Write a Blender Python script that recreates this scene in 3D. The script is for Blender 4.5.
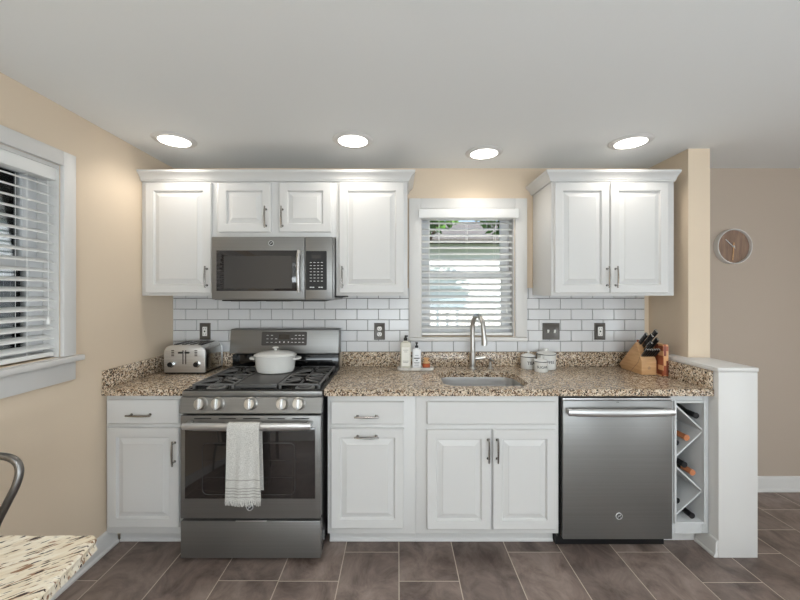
import bpy, bmesh, math, random
from mathutils import Vector, Matrix
random.seed(7)
PI = math.pi
for o in list(bpy.data.objects):
    bpy.data.objects.remove(o)
C = bpy.context.scene.collection
scene = bpy.context.scene

# ------------------------------------------------------------------ camera
CH, DC = 1.426, 2.635          # camera height, distance from the back wall
cd = bpy.data.cameras.new('camera'); cam = bpy.data.objects.new('camera', cd); C.objects.link(cam)
cam.location = (0, -DC, CH); cam.rotation_euler = (PI/2, 0, 0)
cd.sensor_width = 36; cd.lens = 365/800*36; cd.shift_x = 2/800; cd.shift_y = -7/800; cd.clip_start = 0.05
scene.camera = cam
# ------------------------------------------------------------------ view
vs = scene.view_settings
vs.view_transform = 'Standard'; vs.look = 'None'; vs.gamma = 1; vs.use_curve_mapping = False
vs.exposure = 0.1
# ------------------------------------------------------------------ world and sun
w = bpy.data.worlds.new('sky'); scene.world = w; w.use_nodes = True
nt = w.node_tree; nt.nodes.clear()
sky = nt.nodes.new('ShaderNodeTexSky'); sky.sky_type = 'NISHITA'; sky.sun_disc = False
sky.sun_elevation = math.radians(48); sky.sun_rotation = math.radians(150)
bg = nt.nodes.new('ShaderNodeBackground'); bg.inputs[1].default_value = 0.35
out = nt.nodes.new('ShaderNodeOutputWorld')
nt.links.new(sky.outputs[0], bg.inputs[0]); nt.links.new(bg.outputs[0], out.inputs[0])
sd = bpy.data.lights.new('sun', 'SUN'); sd.energy = 11; sd.angle = math.radians(1); sd.color = (1, .96, .9)
sun = bpy.data.objects.new('sun', sd); C.objects.link(sun); sun.location = (6, -6, 9)
sun.rotation_euler = (Vector((-0.55, 0.65, -0.75))).to_track_quat('-Z', 'Y').to_euler()
# ------------------------------------------------------------------ added fill lights against solid unseen walls, no openings there
def area(name, loc, size, size_y, energy, col, direction):
    l = bpy.data.lights.new(name, 'AREA'); l.shape = 'RECTANGLE'; l.size = size; l.size_y = size_y
    l.energy = energy; l.color = col
    o = bpy.data.objects.new(name, l); C.objects.link(o); o.location = loc
    o.rotation_euler = Vector(direction).to_track_quat('-Z', 'Z').to_euler()
    return o
HC = 2.326                     # ceiling height
YF = -5.2                      # wall behind the camera
area('fill_front', (0.6, YF+.04, 1.22), 3.2, 2.0, 165, (.85, .94, 1), (-.15, 1, 1.5))  # added fill, tilted up to brighten the ceiling; solid wall behind it
area('fill_right', (4.15, -3.6, 1.25), 1.8, 1.8, 62, (.85, .94, 1), (-1, -.1, .35))  # added side fill in front of the solid right wall
DOWN_E, DOWN_DISC, REAR_E = 2.4, 6.0, 7.0   # downlights: spot power, lens brightness; power of the added rear fill lamps

# ------------------------------------------------------------------ materials
MATS = {}
def lin(c):
    return tuple(((v/255)/12.92 if v/255 <= .04045 else ((v/255+.055)/1.055)**2.4) for v in c)
def mat(name, col, rough=.5, metal=0, spec=.5, emit=None, es=0, noise=None, bump=None, coat=0, trans=0, ior=1.45, aniso=0):
    m = bpy.data.materials.new(name); m.use_nodes = True; MATS[name] = m
    n = m.node_tree.nodes; l = m.node_tree.links; p = n['Principled BSDF']
    c = lin(col)+(1,)
    p.inputs['Base Color'].default_value = c; p.inputs['Roughness'].default_value = rough
    p.inputs['Metallic'].default_value = metal; p.inputs['Specular IOR Level'].default_value = spec
    p.inputs['Coat Weight'].default_value = coat; p.inputs['Transmission Weight'].default_value = trans
    p.inputs['IOR'].default_value = ior
    if aniso: p.inputs['Anisotropic'].default_value = aniso
    if emit: p.inputs['Emission Color'].default_value = lin(emit)+(1,); p.inputs['Emission Strength'].default_value = es
    tc = n.new('ShaderNodeTexCoord')
    if noise:      # (scale xyz, second colour, contrast lo, hi)
        mp = n.new('ShaderNodeMapping'); mp.inputs['Scale'].default_value = noise[0]
        nz = n.new('ShaderNodeTexNoise'); nz.inputs['Scale'].default_value = 1; nz.inputs['Detail'].default_value = 4
        cr = n.new('ShaderNodeValToRGB'); cr.color_ramp.elements[0].position = noise[2]; cr.color_ramp.elements[1].position = noise[3]
        cr.color_ramp.elements[0].color = lin(noise[1])+(1,); cr.color_ramp.elements[1].color = c
        l.new(tc.outputs['Object'], mp.inputs[0]); l.new(mp.outputs[0], nz.inputs[0])
        l.new(nz.outputs[0], cr.inputs[0]); l.new(cr.outputs[0], p.inputs['Base Color'])
    if bump:       # (scale xyz, strength)
        mp = n.new('ShaderNodeMapping'); mp.inputs['Scale'].default_value = bump[0]
        nz = n.new('ShaderNodeTexNoise'); nz.inputs['Scale'].default_value = 1; nz.inputs['Detail'].default_value = 3
        b = n.new('ShaderNodeBump'); b.inputs['Strength'].default_value = bump[1]; b.inputs['Distance'].default_value = .002
        l.new(tc.outputs['Object'], mp.inputs[0]); l.new(mp.outputs[0], nz.inputs[0])
        l.new(nz.outputs[0], b.inputs['Height']); l.new(b.outputs[0], p.inputs['Normal'])
    return m
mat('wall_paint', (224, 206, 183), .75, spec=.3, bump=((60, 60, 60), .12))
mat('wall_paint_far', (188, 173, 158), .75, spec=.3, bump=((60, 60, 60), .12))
mat('ceiling_paint', (238, 239, 238), .9, spec=.2, bump=((40, 40, 40), .08))
mat('white_paint', (214, 213, 211), .35, spec=.45, bump=((30, 30, 90), .03))
mat('trim_paint', (219, 217, 214), .38)
mat('blind_white', (238, 238, 236), .45)
mat('vinyl', (226, 227, 228), .4)
mat('grout_dark', (88, 86, 84), .9)
mat('tile_white', (216, 216, 217), .16, spec=.55)
mat('steel_slate', (144, 143, 141), .4, metal=.8, noise=((1, 1, 160), (139, 138, 136), .3, .7))
mat('steel_light', (222, 222, 222), .33, metal=.9, noise=((2, 120, 120), (206, 206, 206), .3, .7))
mat('chrome', (200, 200, 198), .13, metal=1)
mat('nickel', (196, 194, 190), .28, metal=1)
mat('pull_metal', (158, 155, 151), .22, metal=1)
mat('gunmetal', (130, 128, 126), .36, metal=1)
mat('black_gloss', (12, 12, 13), .08, spec=.6)
mat('black_enamel', (26, 25, 25), .25, spec=.6)
mat('black_plastic', (24, 24, 25), .4)
mat('cast_iron', (100, 99, 98), .3, spec=.8)
mat('griddle_iron', (84, 83, 82), .42)
mat('dark_glass', (40, 36, 35), .05, spec=.9)
mat('panel_grey', (66, 64, 63), .25)
mat('mark_white', (205, 205, 205), .5)
mat('white_enamel', (224, 223, 219), .14, spec=.6)
mat('black_rim', (32, 32, 36), .3)
mat('outlet_plate', (92, 88, 84), .35, metal=.4)
mat('outlet_white', (235, 234, 230), .35)
mat('maple', (216, 174, 128), .42, noise=((8, 8, 60), (200, 154, 108), .35, .65))
mat('cherry', (138, 72, 48), .42, noise=((10, 60, 10), (112, 54, 36), .35, .65))
mat('marble', (226, 222, 216), .3, noise=((25, 25, 25), (190, 184, 178), .3, .55))
mat('soap_bottle', (214, 210, 196), .15, spec=.6)
mat('paper_label', (236, 234, 226), .6)
mat('lotion_bottle', (234, 235, 236), .3)
mat('brush_red', (176, 92, 58), .8)
mat('cork', (206, 160, 112), .7, noise=((80, 80, 80), (170, 120, 76), .4, .6))
mat('towel', (216, 214, 209), .95, spec=.1, noise=((260, 260, 260), (184, 182, 176), .35, .6), bump=((350, 350, 350), .5))
mat('towel_stripe', (160, 157, 151), .95, spec=.1)
mat('wood_dark', (158, 130, 110), .5, noise=((40, 6, 6), (122, 98, 84), .3, .7))
mat('wine_glass', (16, 20, 14), .08, spec=.7)
mat('foil_black', (22, 22, 24), .3)
mat('foil_orange', (188, 120, 80), .4)
mat('interior_white', (206, 207, 207), .45)
mat('lens_glow', (255, 255, 255), .5, emit=(255, 250, 240), es=DOWN_DISC)
mat('shadow_line', (40, 38, 36), .8)
# outside
mat('grass', (92, 120, 62), .95, noise=((9, 9, 9), (62, 88, 40), .35, .65))
mat('siding_grey', (150, 152, 154), .7)
mat('siding_white', (226, 227, 228), .7)
mat('roof_shingle', (112, 106, 102), .9, noise=((14, 14, 14), (82, 78, 76), .35, .65))
mat('shutter_black', (22, 24, 28), .5)
mat('leaf', (104, 150, 62), .7, noise=((4, 4, 4), (58, 96, 36), .35, .65))
mat('bark', (86, 70, 58), .9)
mat('fence_wood', (216, 212, 206), .85, noise=((20, 20, 3), (186, 180, 174), .3, .7))
mat('concrete', (196, 194, 188), .9, noise=((5, 5, 5), (176, 173, 167), .3, .7))

def granite(name, base, tan, brown, dark, sc, t_dark=.27, t_brown=.43, stretch=(1, 1, 1), rot=0):
    m = bpy.data.materials.new(name); m.use_nodes = True; MATS[name] = m
    n = m.node_tree.nodes; l = m.node_tree.links; p = n['Principled BSDF']
    p.inputs['Roughness'].default_value = .24
    tc = n.new('ShaderNodeTexCoord'); mp = n.new('ShaderNodeMapping'); mp.inputs['Scale'].default_value = stretch; mp.vector_type = 'TEXTURE' if rot else 'POINT'
    if rot: mp.inputs['Rotation'].default_value = (0, 0, rot); mp.inputs['Scale'].default_value = tuple(1/v for v in stretch)
    l.new(tc.outputs['Object'], mp.inputs[0])
    def nz(s, det, dist=0, off=0):
        t = n.new('ShaderNodeTexNoise'); t.noise_dimensions = '4D'; t.inputs['W'].default_value = off
        t.inputs['Scale'].default_value = s; t.inputs['Detail'].default_value = det; t.inputs['Distortion'].default_value = dist
        l.new(mp.outputs[0], t.inputs[0]); return t
    def ramp(src, a, b):
        r = n.new('ShaderNodeMapRange'); r.inputs[1].default_value = a; r.inputs[2].default_value = b
        l.new(src, r.inputs[0]); return r.outputs[0]
    def mix(f, a, b):
        x = n.new('ShaderNodeMix'); x.data_type = 'RGBA'; l.new(f, x.inputs[0])
        for i, v in ((6, a), (7, b)):
            if isinstance(v, tuple): x.inputs[i].default_value = lin(v)+(1,)
            else: l.new(v, x.inputs[i])
        return x.outputs[2]
    c = mix(ramp(nz(sc*.8, 3, .4, 3).outputs[0], .42, .6), base, tan)
    c = mix(ramp(nz(sc*1.3, 3, .7, 9).outputs[0], t_brown+.12, t_brown+.17), c, brown)
    c = mix(ramp(nz(sc*1.9, 2, .5, 17).outputs[0], .9-t_dark, .94-t_dark), c, dark)
    l.new(c, p.inputs['Base Color'])
    return m
granite('granite', (230, 214, 192), (192, 168, 140), (116, 88, 66), (38, 30, 26), 78, .365, .41)
granite('granite_table', (240, 231, 212), (226, 211, 184), (150, 116, 90), (58, 34, 28), 34, .30, .45, (2.2, .42, 1), -.85)

def glass_mat():
    m = bpy.data.materials.new('window_glass'); m.use_nodes = True; MATS['window_glass'] = m
    n = m.node_tree.nodes; l = m.node_tree.links; n.clear()
    o = n.new('ShaderNodeOutputMaterial'); t = n.new('ShaderNodeBsdfTransparent'); t.inputs[0].default_value = (.93, .95, .95, 1)
    g = n.new('ShaderNodeBsdfGlossy'); g.inputs['Roughness'].default_value = .02
    f = n.new('ShaderNodeFresnel'); f.inputs[0].default_value = 1.45; x = n.new('ShaderNodeMixShader')
    l.new(f.outputs[0], x.inputs[0]); l.new(t.outputs[0], x.inputs[1]); l.new(g.outputs[0], x.inputs[2]); l.new(x.outputs[0], o.inputs[0])
glass_mat()

def floor_mat():
    m = bpy.data.materials.new('floor_tile'); m.use_nodes = True; MATS['floor_tile'] = m
    n = m.node_tree.nodes; l = m.node_tree.links; p = n['Principled BSDF']
    tc = n.new('ShaderNodeTexCoord'); geo = n.new('ShaderNodeNewGeometry')
    add = n.new('ShaderNodeVectorMath'); add.operation = 'ADD'
    sc = n.new('ShaderNodeVectorMath'); sc.operation = 'SCALE'; sc.inputs[3].default_value = 37
    cmb = n.new('ShaderNodeCombineXYZ'); 
    for i in range(3): l.new(geo.outputs['Random Per Island'], cmb.inputs[i])
    l.new(cmb.outputs[0], sc.inputs[0]); l.new(tc.outputs['Object'], add.inputs[0]); l.new(sc.outputs[0], add.inputs[1])
    mp = n.new('ShaderNodeMapping'); mp.inputs['Scale'].default_value = (5, 3.6, 1); mp.inputs['Rotation'].default_value = (0, 0, .5)
    l.new(add.outputs[0], mp.inputs[0])
    n1 = n.new('ShaderNodeTexNoise'); n1.inputs['Scale'].default_value = 1.2; n1.inputs['Detail'].default_value = 9; n1.inputs['Roughness'].default_value = .68; n1.inputs['Distortion'].default_value = .6
    l.new(mp.outputs[0], n1.inputs[0])
    cr = n.new('ShaderNodeValToRGB'); e = cr.color_ramp.elements
    e[0].position = .34; e[0].color = lin((88, 73, 66))+(1,); e[1].position = .68; e[1].color = lin((160, 143, 133))+(1,)
    x = e.new(.5); x.color = lin((130, 114, 106))+(1,)
    l.new(n1.outputs[0], cr.inputs[0])
    hs = n.new('ShaderNodeHueSaturation'); mr = n.new('ShaderNodeMapRange'); mr.inputs[3].default_value = .82; mr.inputs[4].default_value = 1.12
    l.new(geo.outputs['Random Per Island'], mr.inputs[0]); l.new(mr.outputs[0], hs.inputs['Value']); l.new(cr.outputs[0], hs.inputs['Color'])
    l.new(hs.outputs[0], p.inputs['Base Color'])
    rr = n.new('ShaderNodeMapRange'); rr.inputs[3].default_value = .3; rr.inputs[4].default_value = .55
    l.new(n1.outputs[0], rr.inputs[0]); l.new(rr.outputs[0], p.inputs['Roughness'])
floor_mat()
mat('floor_grout', (205, 192, 176), .9)

def band_mat(name, ax, freq, c1, c2):
    m = bpy.data.materials.new(name); m.use_nodes = True; MATS[name] = m
    n = m.node_tree.nodes; l = m.node_tree.links; p = n['Principled BSDF']; p.inputs['Roughness'].default_value = .6
    tc = n.new('ShaderNodeTexCoord'); s = n.new('ShaderNodeSeparateXYZ'); l.new(tc.outputs['Object'], s.inputs[0])
    mu = n.new('ShaderNodeMath'); mu.operation = 'MULTIPLY'; mu.inputs[1].default_value = freq; l.new(s.outputs[ax], mu.inputs[0])
    fr = n.new('ShaderNodeMath'); fr.operation = 'FRACT'; l.new(mu.outputs[0], fr.inputs[0])
    cr = n.new('ShaderNodeValToRGB'); cr.color_ramp.interpolation = 'CONSTANT'
    e = cr.color_ramp.elements; e[0].color = lin(c1)+(1,); e[1].position = .5; e[1].color = lin(c2)+(1,)
    l.new(fr.outputs[0], cr.inputs[0]); l.new(cr.outputs[0], p.inputs['Base Color'])
def check_mat():
    m = bpy.data.materials.new('board_blocks'); m.use_nodes = True; MATS['board_blocks'] = m
    n = m.node_tree.nodes; l = m.node_tree.links; p = n['Principled BSDF']; p.inputs['Roughness'].default_value = .4
    tc = n.new('ShaderNodeTexCoord'); v = n.new('ShaderNodeMapping'); v.inputs['Scale'].default_value = (60, 30, 33)
    wn = n.new('ShaderNodeTexWhiteNoise'); fl = n.new('ShaderNodeVectorMath'); fl.operation = 'FLOOR'
    l.new(tc.outputs['Object'], v.inputs[0]); l.new(v.outputs[0], fl.inputs[0]); l.new(fl.outputs[0], wn.inputs[0])
    cr = n.new('ShaderNodeValToRGB'); cr.color_ramp.interpolation = 'CONSTANT'; e = cr.color_ramp.elements
    e[0].color = lin((126, 62, 42))+(1,); e[1].position = .62; e[1].color = lin((222, 170, 122))+(1,)
    x = e.new(.35); x.color = lin((164, 88, 60))+(1,)
    l.new(wn.outputs['Value'], cr.inputs[0]); l.new(cr.outputs[0], p.inputs['Base Color'])
check_mat()

# ------------------------------------------------------------------ mesh helpers
class MB:
    def __init__(s): s.bm = bmesh.new(); s.mi = 0
    def merge(s, t):
        for f in t.faces: f.material_index = s.mi
        me = bpy.data.meshes.new('tmp'); t.to_mesh(me); t.free(); s.bm.from_mesh(me); bpy.data.meshes.remove(me); return s
    def box(s, x0, x1, y0, y1, z0, z1, bev=0, seg=2):
        t = bmesh.new(); x0, x1 = sorted((x0, x1)); y0, y1 = sorted((y0, y1)); z0, z1 = sorted((z0, z1))
        bmesh.ops.create_cube(t, size=1)
        for v in t.verts:
            v.co = Vector(((x0+x1)/2+v.co.x*(x1-x0), (y0+y1)/2+v.co.y*(y1-y0), (z0+z1)/2+v.co.z*(z1-z0)))
        if bev: bmesh.ops.bevel(t, geom=t.edges[:], offset=min(bev, .49*min(x1-x0, y1-y0, z1-z0)), segments=seg, affect='EDGES', profile=.5)
        return s.merge(t)
    def prism(s, poly, a0, a1, axis='x', bev=0):
        # poly in the two other axes (x: (y,z), y: (x,z), z: (x,y))
        t = bmesh.new()
        def mk(p, a): return {'x': (a, p[0], p[1]), 'y': (p[0], a, p[1]), 'z': (p[0], p[1], a)}[axis]
        A = [t.verts.new(mk(p, a0)) for p in poly]; B = [t.verts.new(mk(p, a1)) for p in poly]
        n = len(poly); t.faces.new(A); t.faces.new(B[::-1])
        for i in range(n): t.faces.new((A[i], B[i], B[(i+1) % n], A[(i+1) % n]))
        bmesh.ops.recalc_face_normals(t, faces=t.faces[:])
        if bev: bmesh.ops.bevel(t, geom=t.edges[:], offset=bev, segments=2, affect='EDGES', profile=.5)
        return s.merge(t)
    def tube(s, pts, r, seg=10, closed=False, flat=None):
        t = bmesh.new(); pts = [Vector(p) for p in pts]; n = len(pts)
        rs = r if isinstance(r, (list, tuple)) else [r]*n
        rings = []; up = None
        for i, p in enumerate(pts):
            if closed: d = pts[(i+1) % n]-pts[i-1]
            else: d = pts[min(i+1, n-1)]-pts[max(i-1, 0)]
            d.normalize()
            if up is None: up = Vector((0, 0, 1)) if abs(d.z) < .9 else Vector((1, 0, 0))
            a = d.cross(up); a.normalize(); b = a.cross(d); b.normalize(); up = b
            fl = flat or (1, 1)
            rings.append([t.verts.new(p+a*math.cos(2*PI*k/seg)*rs[i]*fl[0]+b*math.sin(2*PI*k/seg)*rs[i]*fl[1]) for k in range(seg)])
        m = n if closed else n-1
        for i in range(m):
            A, B = rings[i], rings[(i+1) % n]
            for k in range(seg): t.faces.new((A[k], A[(k+1) % seg], B[(k+1) % seg], B[k]))
        if not closed: t.faces.new(rings[0][::-1]); t.faces.new(rings[-1])
        bmesh.ops.recalc_face_normals(t, faces=t.faces[:])
        return s.merge(t)
    def lathe(s, prof, c, axis='z', seg=32, sx=1, sy=1):
        t = bmesh.new(); c = Vector(c); rings = []
        for r, h in prof:
            if r < 1e-5: ring = [t.verts.new(s._ax(0, 0, h, axis)+c)]
            else: ring = [t.verts.new(s._ax(r*sx*math.cos(2*PI*k/seg), r*sy*math.sin(2*PI*k/seg), h, axis)+c) for k in range(seg)]
            rings.append(ring)
        for A, B in zip(rings, rings[1:]):
            if len(A) == 1 and len(B) == 1: continue
            for k in range(seg):
                k2 = (k+1) % seg
                if len(A) == 1: t.faces.new((A[0], B[k2], B[k]))
                elif len(B) == 1: t.faces.new((A[k], A[k2], B[0]))
                else: t.faces.new((A[k], A[k2], B[k2], B[k]))
        bmesh.ops.recalc_face_normals(t, faces=t.faces[:])
        return s.merge(t)
    @staticmethod
    def _ax(a, b, h, axis):
        if axis == 'z': return Vector((a, b, h))
        if axis == 'y': return Vector((a, -h, b))     # h points towards the camera (-y)
        return Vector((h, a, b))
    def loops(s, rings, cap0=True, cap1=True):
        t = bmesh.new(); R = [[t.verts.new(p) for p in r] for r in rings]; n = len(R[0])
        for A, B in zip(R, R[1:]):
            for k in range(n): t.faces.new((A[k], A[(k+1) % n], B[(k+1) % n], B[k]))
        if cap0: t.faces.new(R[0][::-1])
        if cap1: t.faces.new(R[-1])
        bmesh.ops.recalc_face_normals(t, faces=t.faces[:])
        return s.merge(t)
    def raised(s, x0, x1, z0, z1, yb, yf, fw=.055, panel=True):
        """raised panel door facing -y: yb back, yf front (yf<yb)"""
        def ring(i, y): return [(x0+i, y, z0+i), (x1-i, y, z0+i), (x1-i, y, z1-i), (x0+i, y, z1-i)]
        R = [ring(0, yb), ring(0, yf+.004), ring(.004, yf)]
        if panel: R += [ring(fw, yf), ring(fw+.003, yf+.006), ring(fw+.006, yf+.012), ring(fw+.010, yf+.012), ring(fw+.036, yf+.003), ring(fw+.037, yf+.001)]
        return s.loops(R)
    def xform(s, M): bmesh.ops.transform(s.bm, matrix=M, verts=s.bm.verts); return s

LOCAL = set()
def root_of(o):
    while o.parent: o = o.parent
    return o
def obj(name, mb, material, parent=None, sharp=35, label=None):
    me = bpy.data.meshes.new(name)
    if parent is not None:
        r = root_of(parent)
        if r.name not in LOCAL: mb.xform(Matrix.Translation(-r.location))
    mb.bm.to_mesh(me); mb.bm.free()
    ms = material if isinstance(material, (list, tuple)) else [material]
    for m in ms: me.materials.append(MATS[m])
    for p in me.polygons: p.use_smooth = True
    me.set_sharp_from_angle(angle=math.radians(sharp))
    o = bpy.data.objects.new(name, me); C.objects.link(o)
    if parent is not None: o.parent = parent
    if label: o['label'] = label
    return o
def tag(o, label, cat, group=None, kind=None):
    o['label'] = label; o['category'] = cat
    if group: o['group'] = group
    if kind: o['kind'] = kind
    return o
def thing(name, label, cat, loc=(0, 0, 0), rotz=0, group=None, local=False):
    o = bpy.data.objects.new(name, None); C.objects.link(o); o.location = loc; o.rotation_euler = (0, 0, rotz)
    o.empty_display_size = .05
    if local: LOCAL.add(o.name)
    return tag(o, label, cat, group)
def struct(name, mb, m, label=None, parent=None):
    o = obj(name, mb, m, parent)
    if parent is None: o['kind'] = 'structure'
    if label: o['label'] = label
    return o
def dup(root, loc, rotz=None, label=None, group=None):
    r = root.copy(); C.objects.link(r); r.location = loc
    if rotz is not None: r.rotation_euler = (0, 0, rotz)
    if label: r['label'] = label
    if group: r['group'] = group
    def rec(a, b):
        for ch in list(a.children):
            c = ch.copy(); C.objects.link(c); c.parent = b; rec(ch, c)
    rec(root, r)
    return r
def arc(cx, cz, r, a0, a1, n):
    return [(cx+r*math.cos(a0+(a1-a0)*i/n), cz+r*math.sin(a0+(a1-a0)*i/n)) for i in range(n+1)]
def rrect(x0, x1, y0, y1, r, n=5):
    P = []
    for cx, cy, a in ((x1-r, y1-r, 0), (x0+r, y1-r, PI/2), (x0+r, y0+r, PI), (x1-r, y0+r, 3*PI/2)): P += arc(cx, cy, r, a, a+PI/2, n)
    return P
def text_mesh(s, size, depth=.0008, bold=0.0):
    cu = bpy.data.curves.new('txt', 'FONT'); cu.body = s; cu.size = size; cu.extrude = depth; cu.offset = bold
    cu.align_x = 'CENTER'; cu.align_y = 'CENTER'
    o = bpy.data.objects.new('txt', cu); C.objects.link(o)
    dg = bpy.context.evaluated_depsgraph_get(); dg.update()
    me = bpy.data.meshes.new_from_object(o.evaluated_get(dg)); bpy.data.objects.remove(o); bpy.data.curves.remove(cu)
    b = bmesh.new(); b.from_mesh(me); bpy.data.meshes.remove(me)
    return b

XL = -1.62                     # left wall
XR = 4.2                       # right wall of the dining side
# ------------------------------------------------------------------ setting
# floor: grout bed with staggered plank tiles
b = MB(); b.mi = 1; b.box(XL-.15, XR+.15, YF-.15, .15, -.08, -.0025)
b.mi = 0
TW, TL, X0 = .299, .604, .005
offs = {-2: .828, -1: .625, 0: .828, 1: 1.03, 2: .625, 3: .43, 4: .625, 5: .836, 6: .636, 7: .435, 8: .23}
k0 = math.floor((XL-X0)/TW); k1 = math.ceil((XR-X0)/TW)
t = bmesh.new()
for k in range(k0, k1+1):
    xa = X0+k*TW+.0024; xb = X0+(k+1)*TW-.0024
    xa = max(xa, XL-.02); xb = min(xb, XR+.02)
    if xb-xa < .01: continue
    off = offs.get(k, (.22+.2*(k % 3)))
    ya = -off+TL*3
    while ya > YF-.1:
        y0 = ya-TL+.0024; y1 = min(ya-.0024, .02)
        if y1-y0 > .01:
            y0c = max(y0, YF-.05)
            vs_ = [t.verts.new(c) for c in ((xa, y0c, -.001), (xb, y0c, -.001), (xb, y1, -.001), (xa, y1, -.001))]
            if y1-y0c > .005: t.faces.new(vs_)
        ya -= TL
b.merge(t)
struct('floor', b, ['floor_tile', 'floor_grout'])
b = MB(); b.box(XL-.15, XR+.15, YF-.15, .15, HC, HC+.12)
struct('ceiling', b, 'ceiling_paint')

WB = dict(u0=.165, u1=.84, z0=1.11, z1=2.035)       # back window opening (u = x)
WL = dict(u0=-1.60, u1=-.889, z0=1.12, z1=2.035)    # left window opening (u = y)
T = .14
b = MB()
b.box(XL-T, WB['u0'], 0, T, 0, HC); b.box(WB['u1'], 1.9, 0, T, 0, HC)
b.box(WB['u0'], WB['u1'], 0, T, 0, WB['z0']); b.box(WB['u0'], WB['u1'], 0, T, WB['z1'], HC)
struct('wall_back', b, 'wall_paint')
b = MB(); b.box(1.9, XR+T, 0, T, 0, HC)
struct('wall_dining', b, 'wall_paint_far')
b = MB()
b.box(XL-T, XL, YF, WL['u0'], 0, HC); b.box(XL-T, XL, WL['u1'], 0, 0, HC)
b.box(XL-T, XL, WL['u0'], WL['u1'], 0, WL['z0']); b.box(XL-T, XL, WL['u0'], WL['u1'], WL['z1'], HC)
struct('wall_left', b, 'wall_paint')
b = MB(); b.box(XR, XR+T, YF, 0, 0, HC)
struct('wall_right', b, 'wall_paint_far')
b = MB(); b.box(XL-T, XR+T, YF-T, YF, 0, HC)
struct('wall_front', b, 'ceiling_paint')
b = MB(); b.box(1.81, 1.945, -.36, 0, 1.0, HC)
struct('wall_column', b, 'wall_paint')
# half wall with cap
b = MB(); b.box(1.726, 1.937, -.67, -.001, 0, 1.0, .002)
hw = struct('wall_half', b, 'trim_paint')
b = MB(); b.box(1.720, 1.940, -.673, -.001, 1.002, 1.024, .002)
obj('wall_cap', b, 'trim_paint', hw)
# baseboards
def base_profile(): return [(0, 0), (.024, 0), (.024, .012), (.016, .022), (.014, .085), (.008, .1), (0, .105)]
b = MB(); b.prism([(XL+a, z) for a, z in base_profile()], YF, -.545, 'y'); struct('baseboard_left', b, 'trim_paint')
b = MB(); b.prism([(-a, z) for a, z in base_profile()], 1.938, XR, 'x'); struct('baseboard_back', b, 'trim_paint')
b = MB(); b.prism([(1.725-a*.9, z*.9) for a, z in base_profile()], -.668, -.535, 'y'); struct('baseboard_half', b, 'trim_paint')

# windows -----------------------------------------------------------
def MBm(mp):
    """a mesh builder whose boxes are given as (u, n, z): u along the wall, n into the room"""
    b = MB()
    def ubox(u0, u1, n0, n1, z0, z1, bev=0):
        p, q = mp(u0, n0, z0), mp(u1, n1, z1); b.box(p[0], q[0], p[1], q[1], p[2], q[2], bev)
    b.ubox = ubox; return b
mpb = lambda u, n, z: (u, -n, z)
mpl = lambda u, n, z: (XL+n, u, z)
def window(name, mp, o, cw, label, apron, stool_out):
    u0, u1, z0, z1 = o['u0'], o['u1'], o['z0'], o['z1']
    b = MBm(mp); zb = z0
    b.ubox(u0-cw, u0-.002, .001, .02, zb, z1+.07, .003); b.ubox(u1+.002, u1+cw, .001, .02, zb, z1+.07, .003)
    b.ubox(u0-.002, u1+.002, .001, .02, z1, z1+.07, .003)
    w_ = struct(name, b, 'trim_paint', label)
    b = MBm(mp); e = .025 if apron else 0
    b.ubox(u0-cw-e, u1+cw+e, .001, stool_out, z0-.03, z0-.002, .006)
    b.ubox(u0+.001, u1-.001, -.13, .003, z0-.02, z0-.001)
    obj('window_sill', b, 'trim_paint', w_)
    if apron:
        b = MBm(mp); b.ubox(u0-cw, u1+cw, .001, .018, z0-.122, z0-.031, .003); obj('apron', b, 'trim_paint', w_)
    b = MBm(mp)     # jambs
    b.ubox(u0, u0+.006, -.13, .0, z0, z1); b.ubox(u1-.006, u1, -.13, .0, z0, z1); b.ubox(u0+.006, u1-.006, -.13, .0, z1-.018, z1)
    obj('jamb', b, 'trim_paint', w_)
    zm = (z0+z1)/2-.02
    for nm, za, zc, n in (('lower_sash', z0+.005, zm+.02, -.085), ('upper_sash', zm-.02, z1-.02, -.115)):
        b = MBm(mp); ua, ub = u0+.007, u1-.007; s = .066
        b.ubox(ua, ua+s, n-.014, n+.014, za, zc, .002); b.ubox(ub-s, ub, n-.014, n+.014, za, zc, .002)
        b.ubox(ua+s, ub-s, n-.014, n+.014, za, za+(.05 if nm == 'lower_sash' else .036), .002); b.ubox(ua+s, ub-s, n-.014, n+.014, zc-.036, zc, .002)
        sh = obj(nm, b, 'vinyl', w_)
        b = MBm(mp); b.ubox(ua+s-.004, ub-s+.004, n-.003, n+.003, za+.03, zc-.03)
        obj('pane', b, 'window_glass', sh)
    return w_
window('window_1', mpb, WB, .086, 'small double-hung kitchen window above the sink', False, .028)
window('window_2', mpl, WL, .07, 'double-hung window on the left wall', True, .045)

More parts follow.
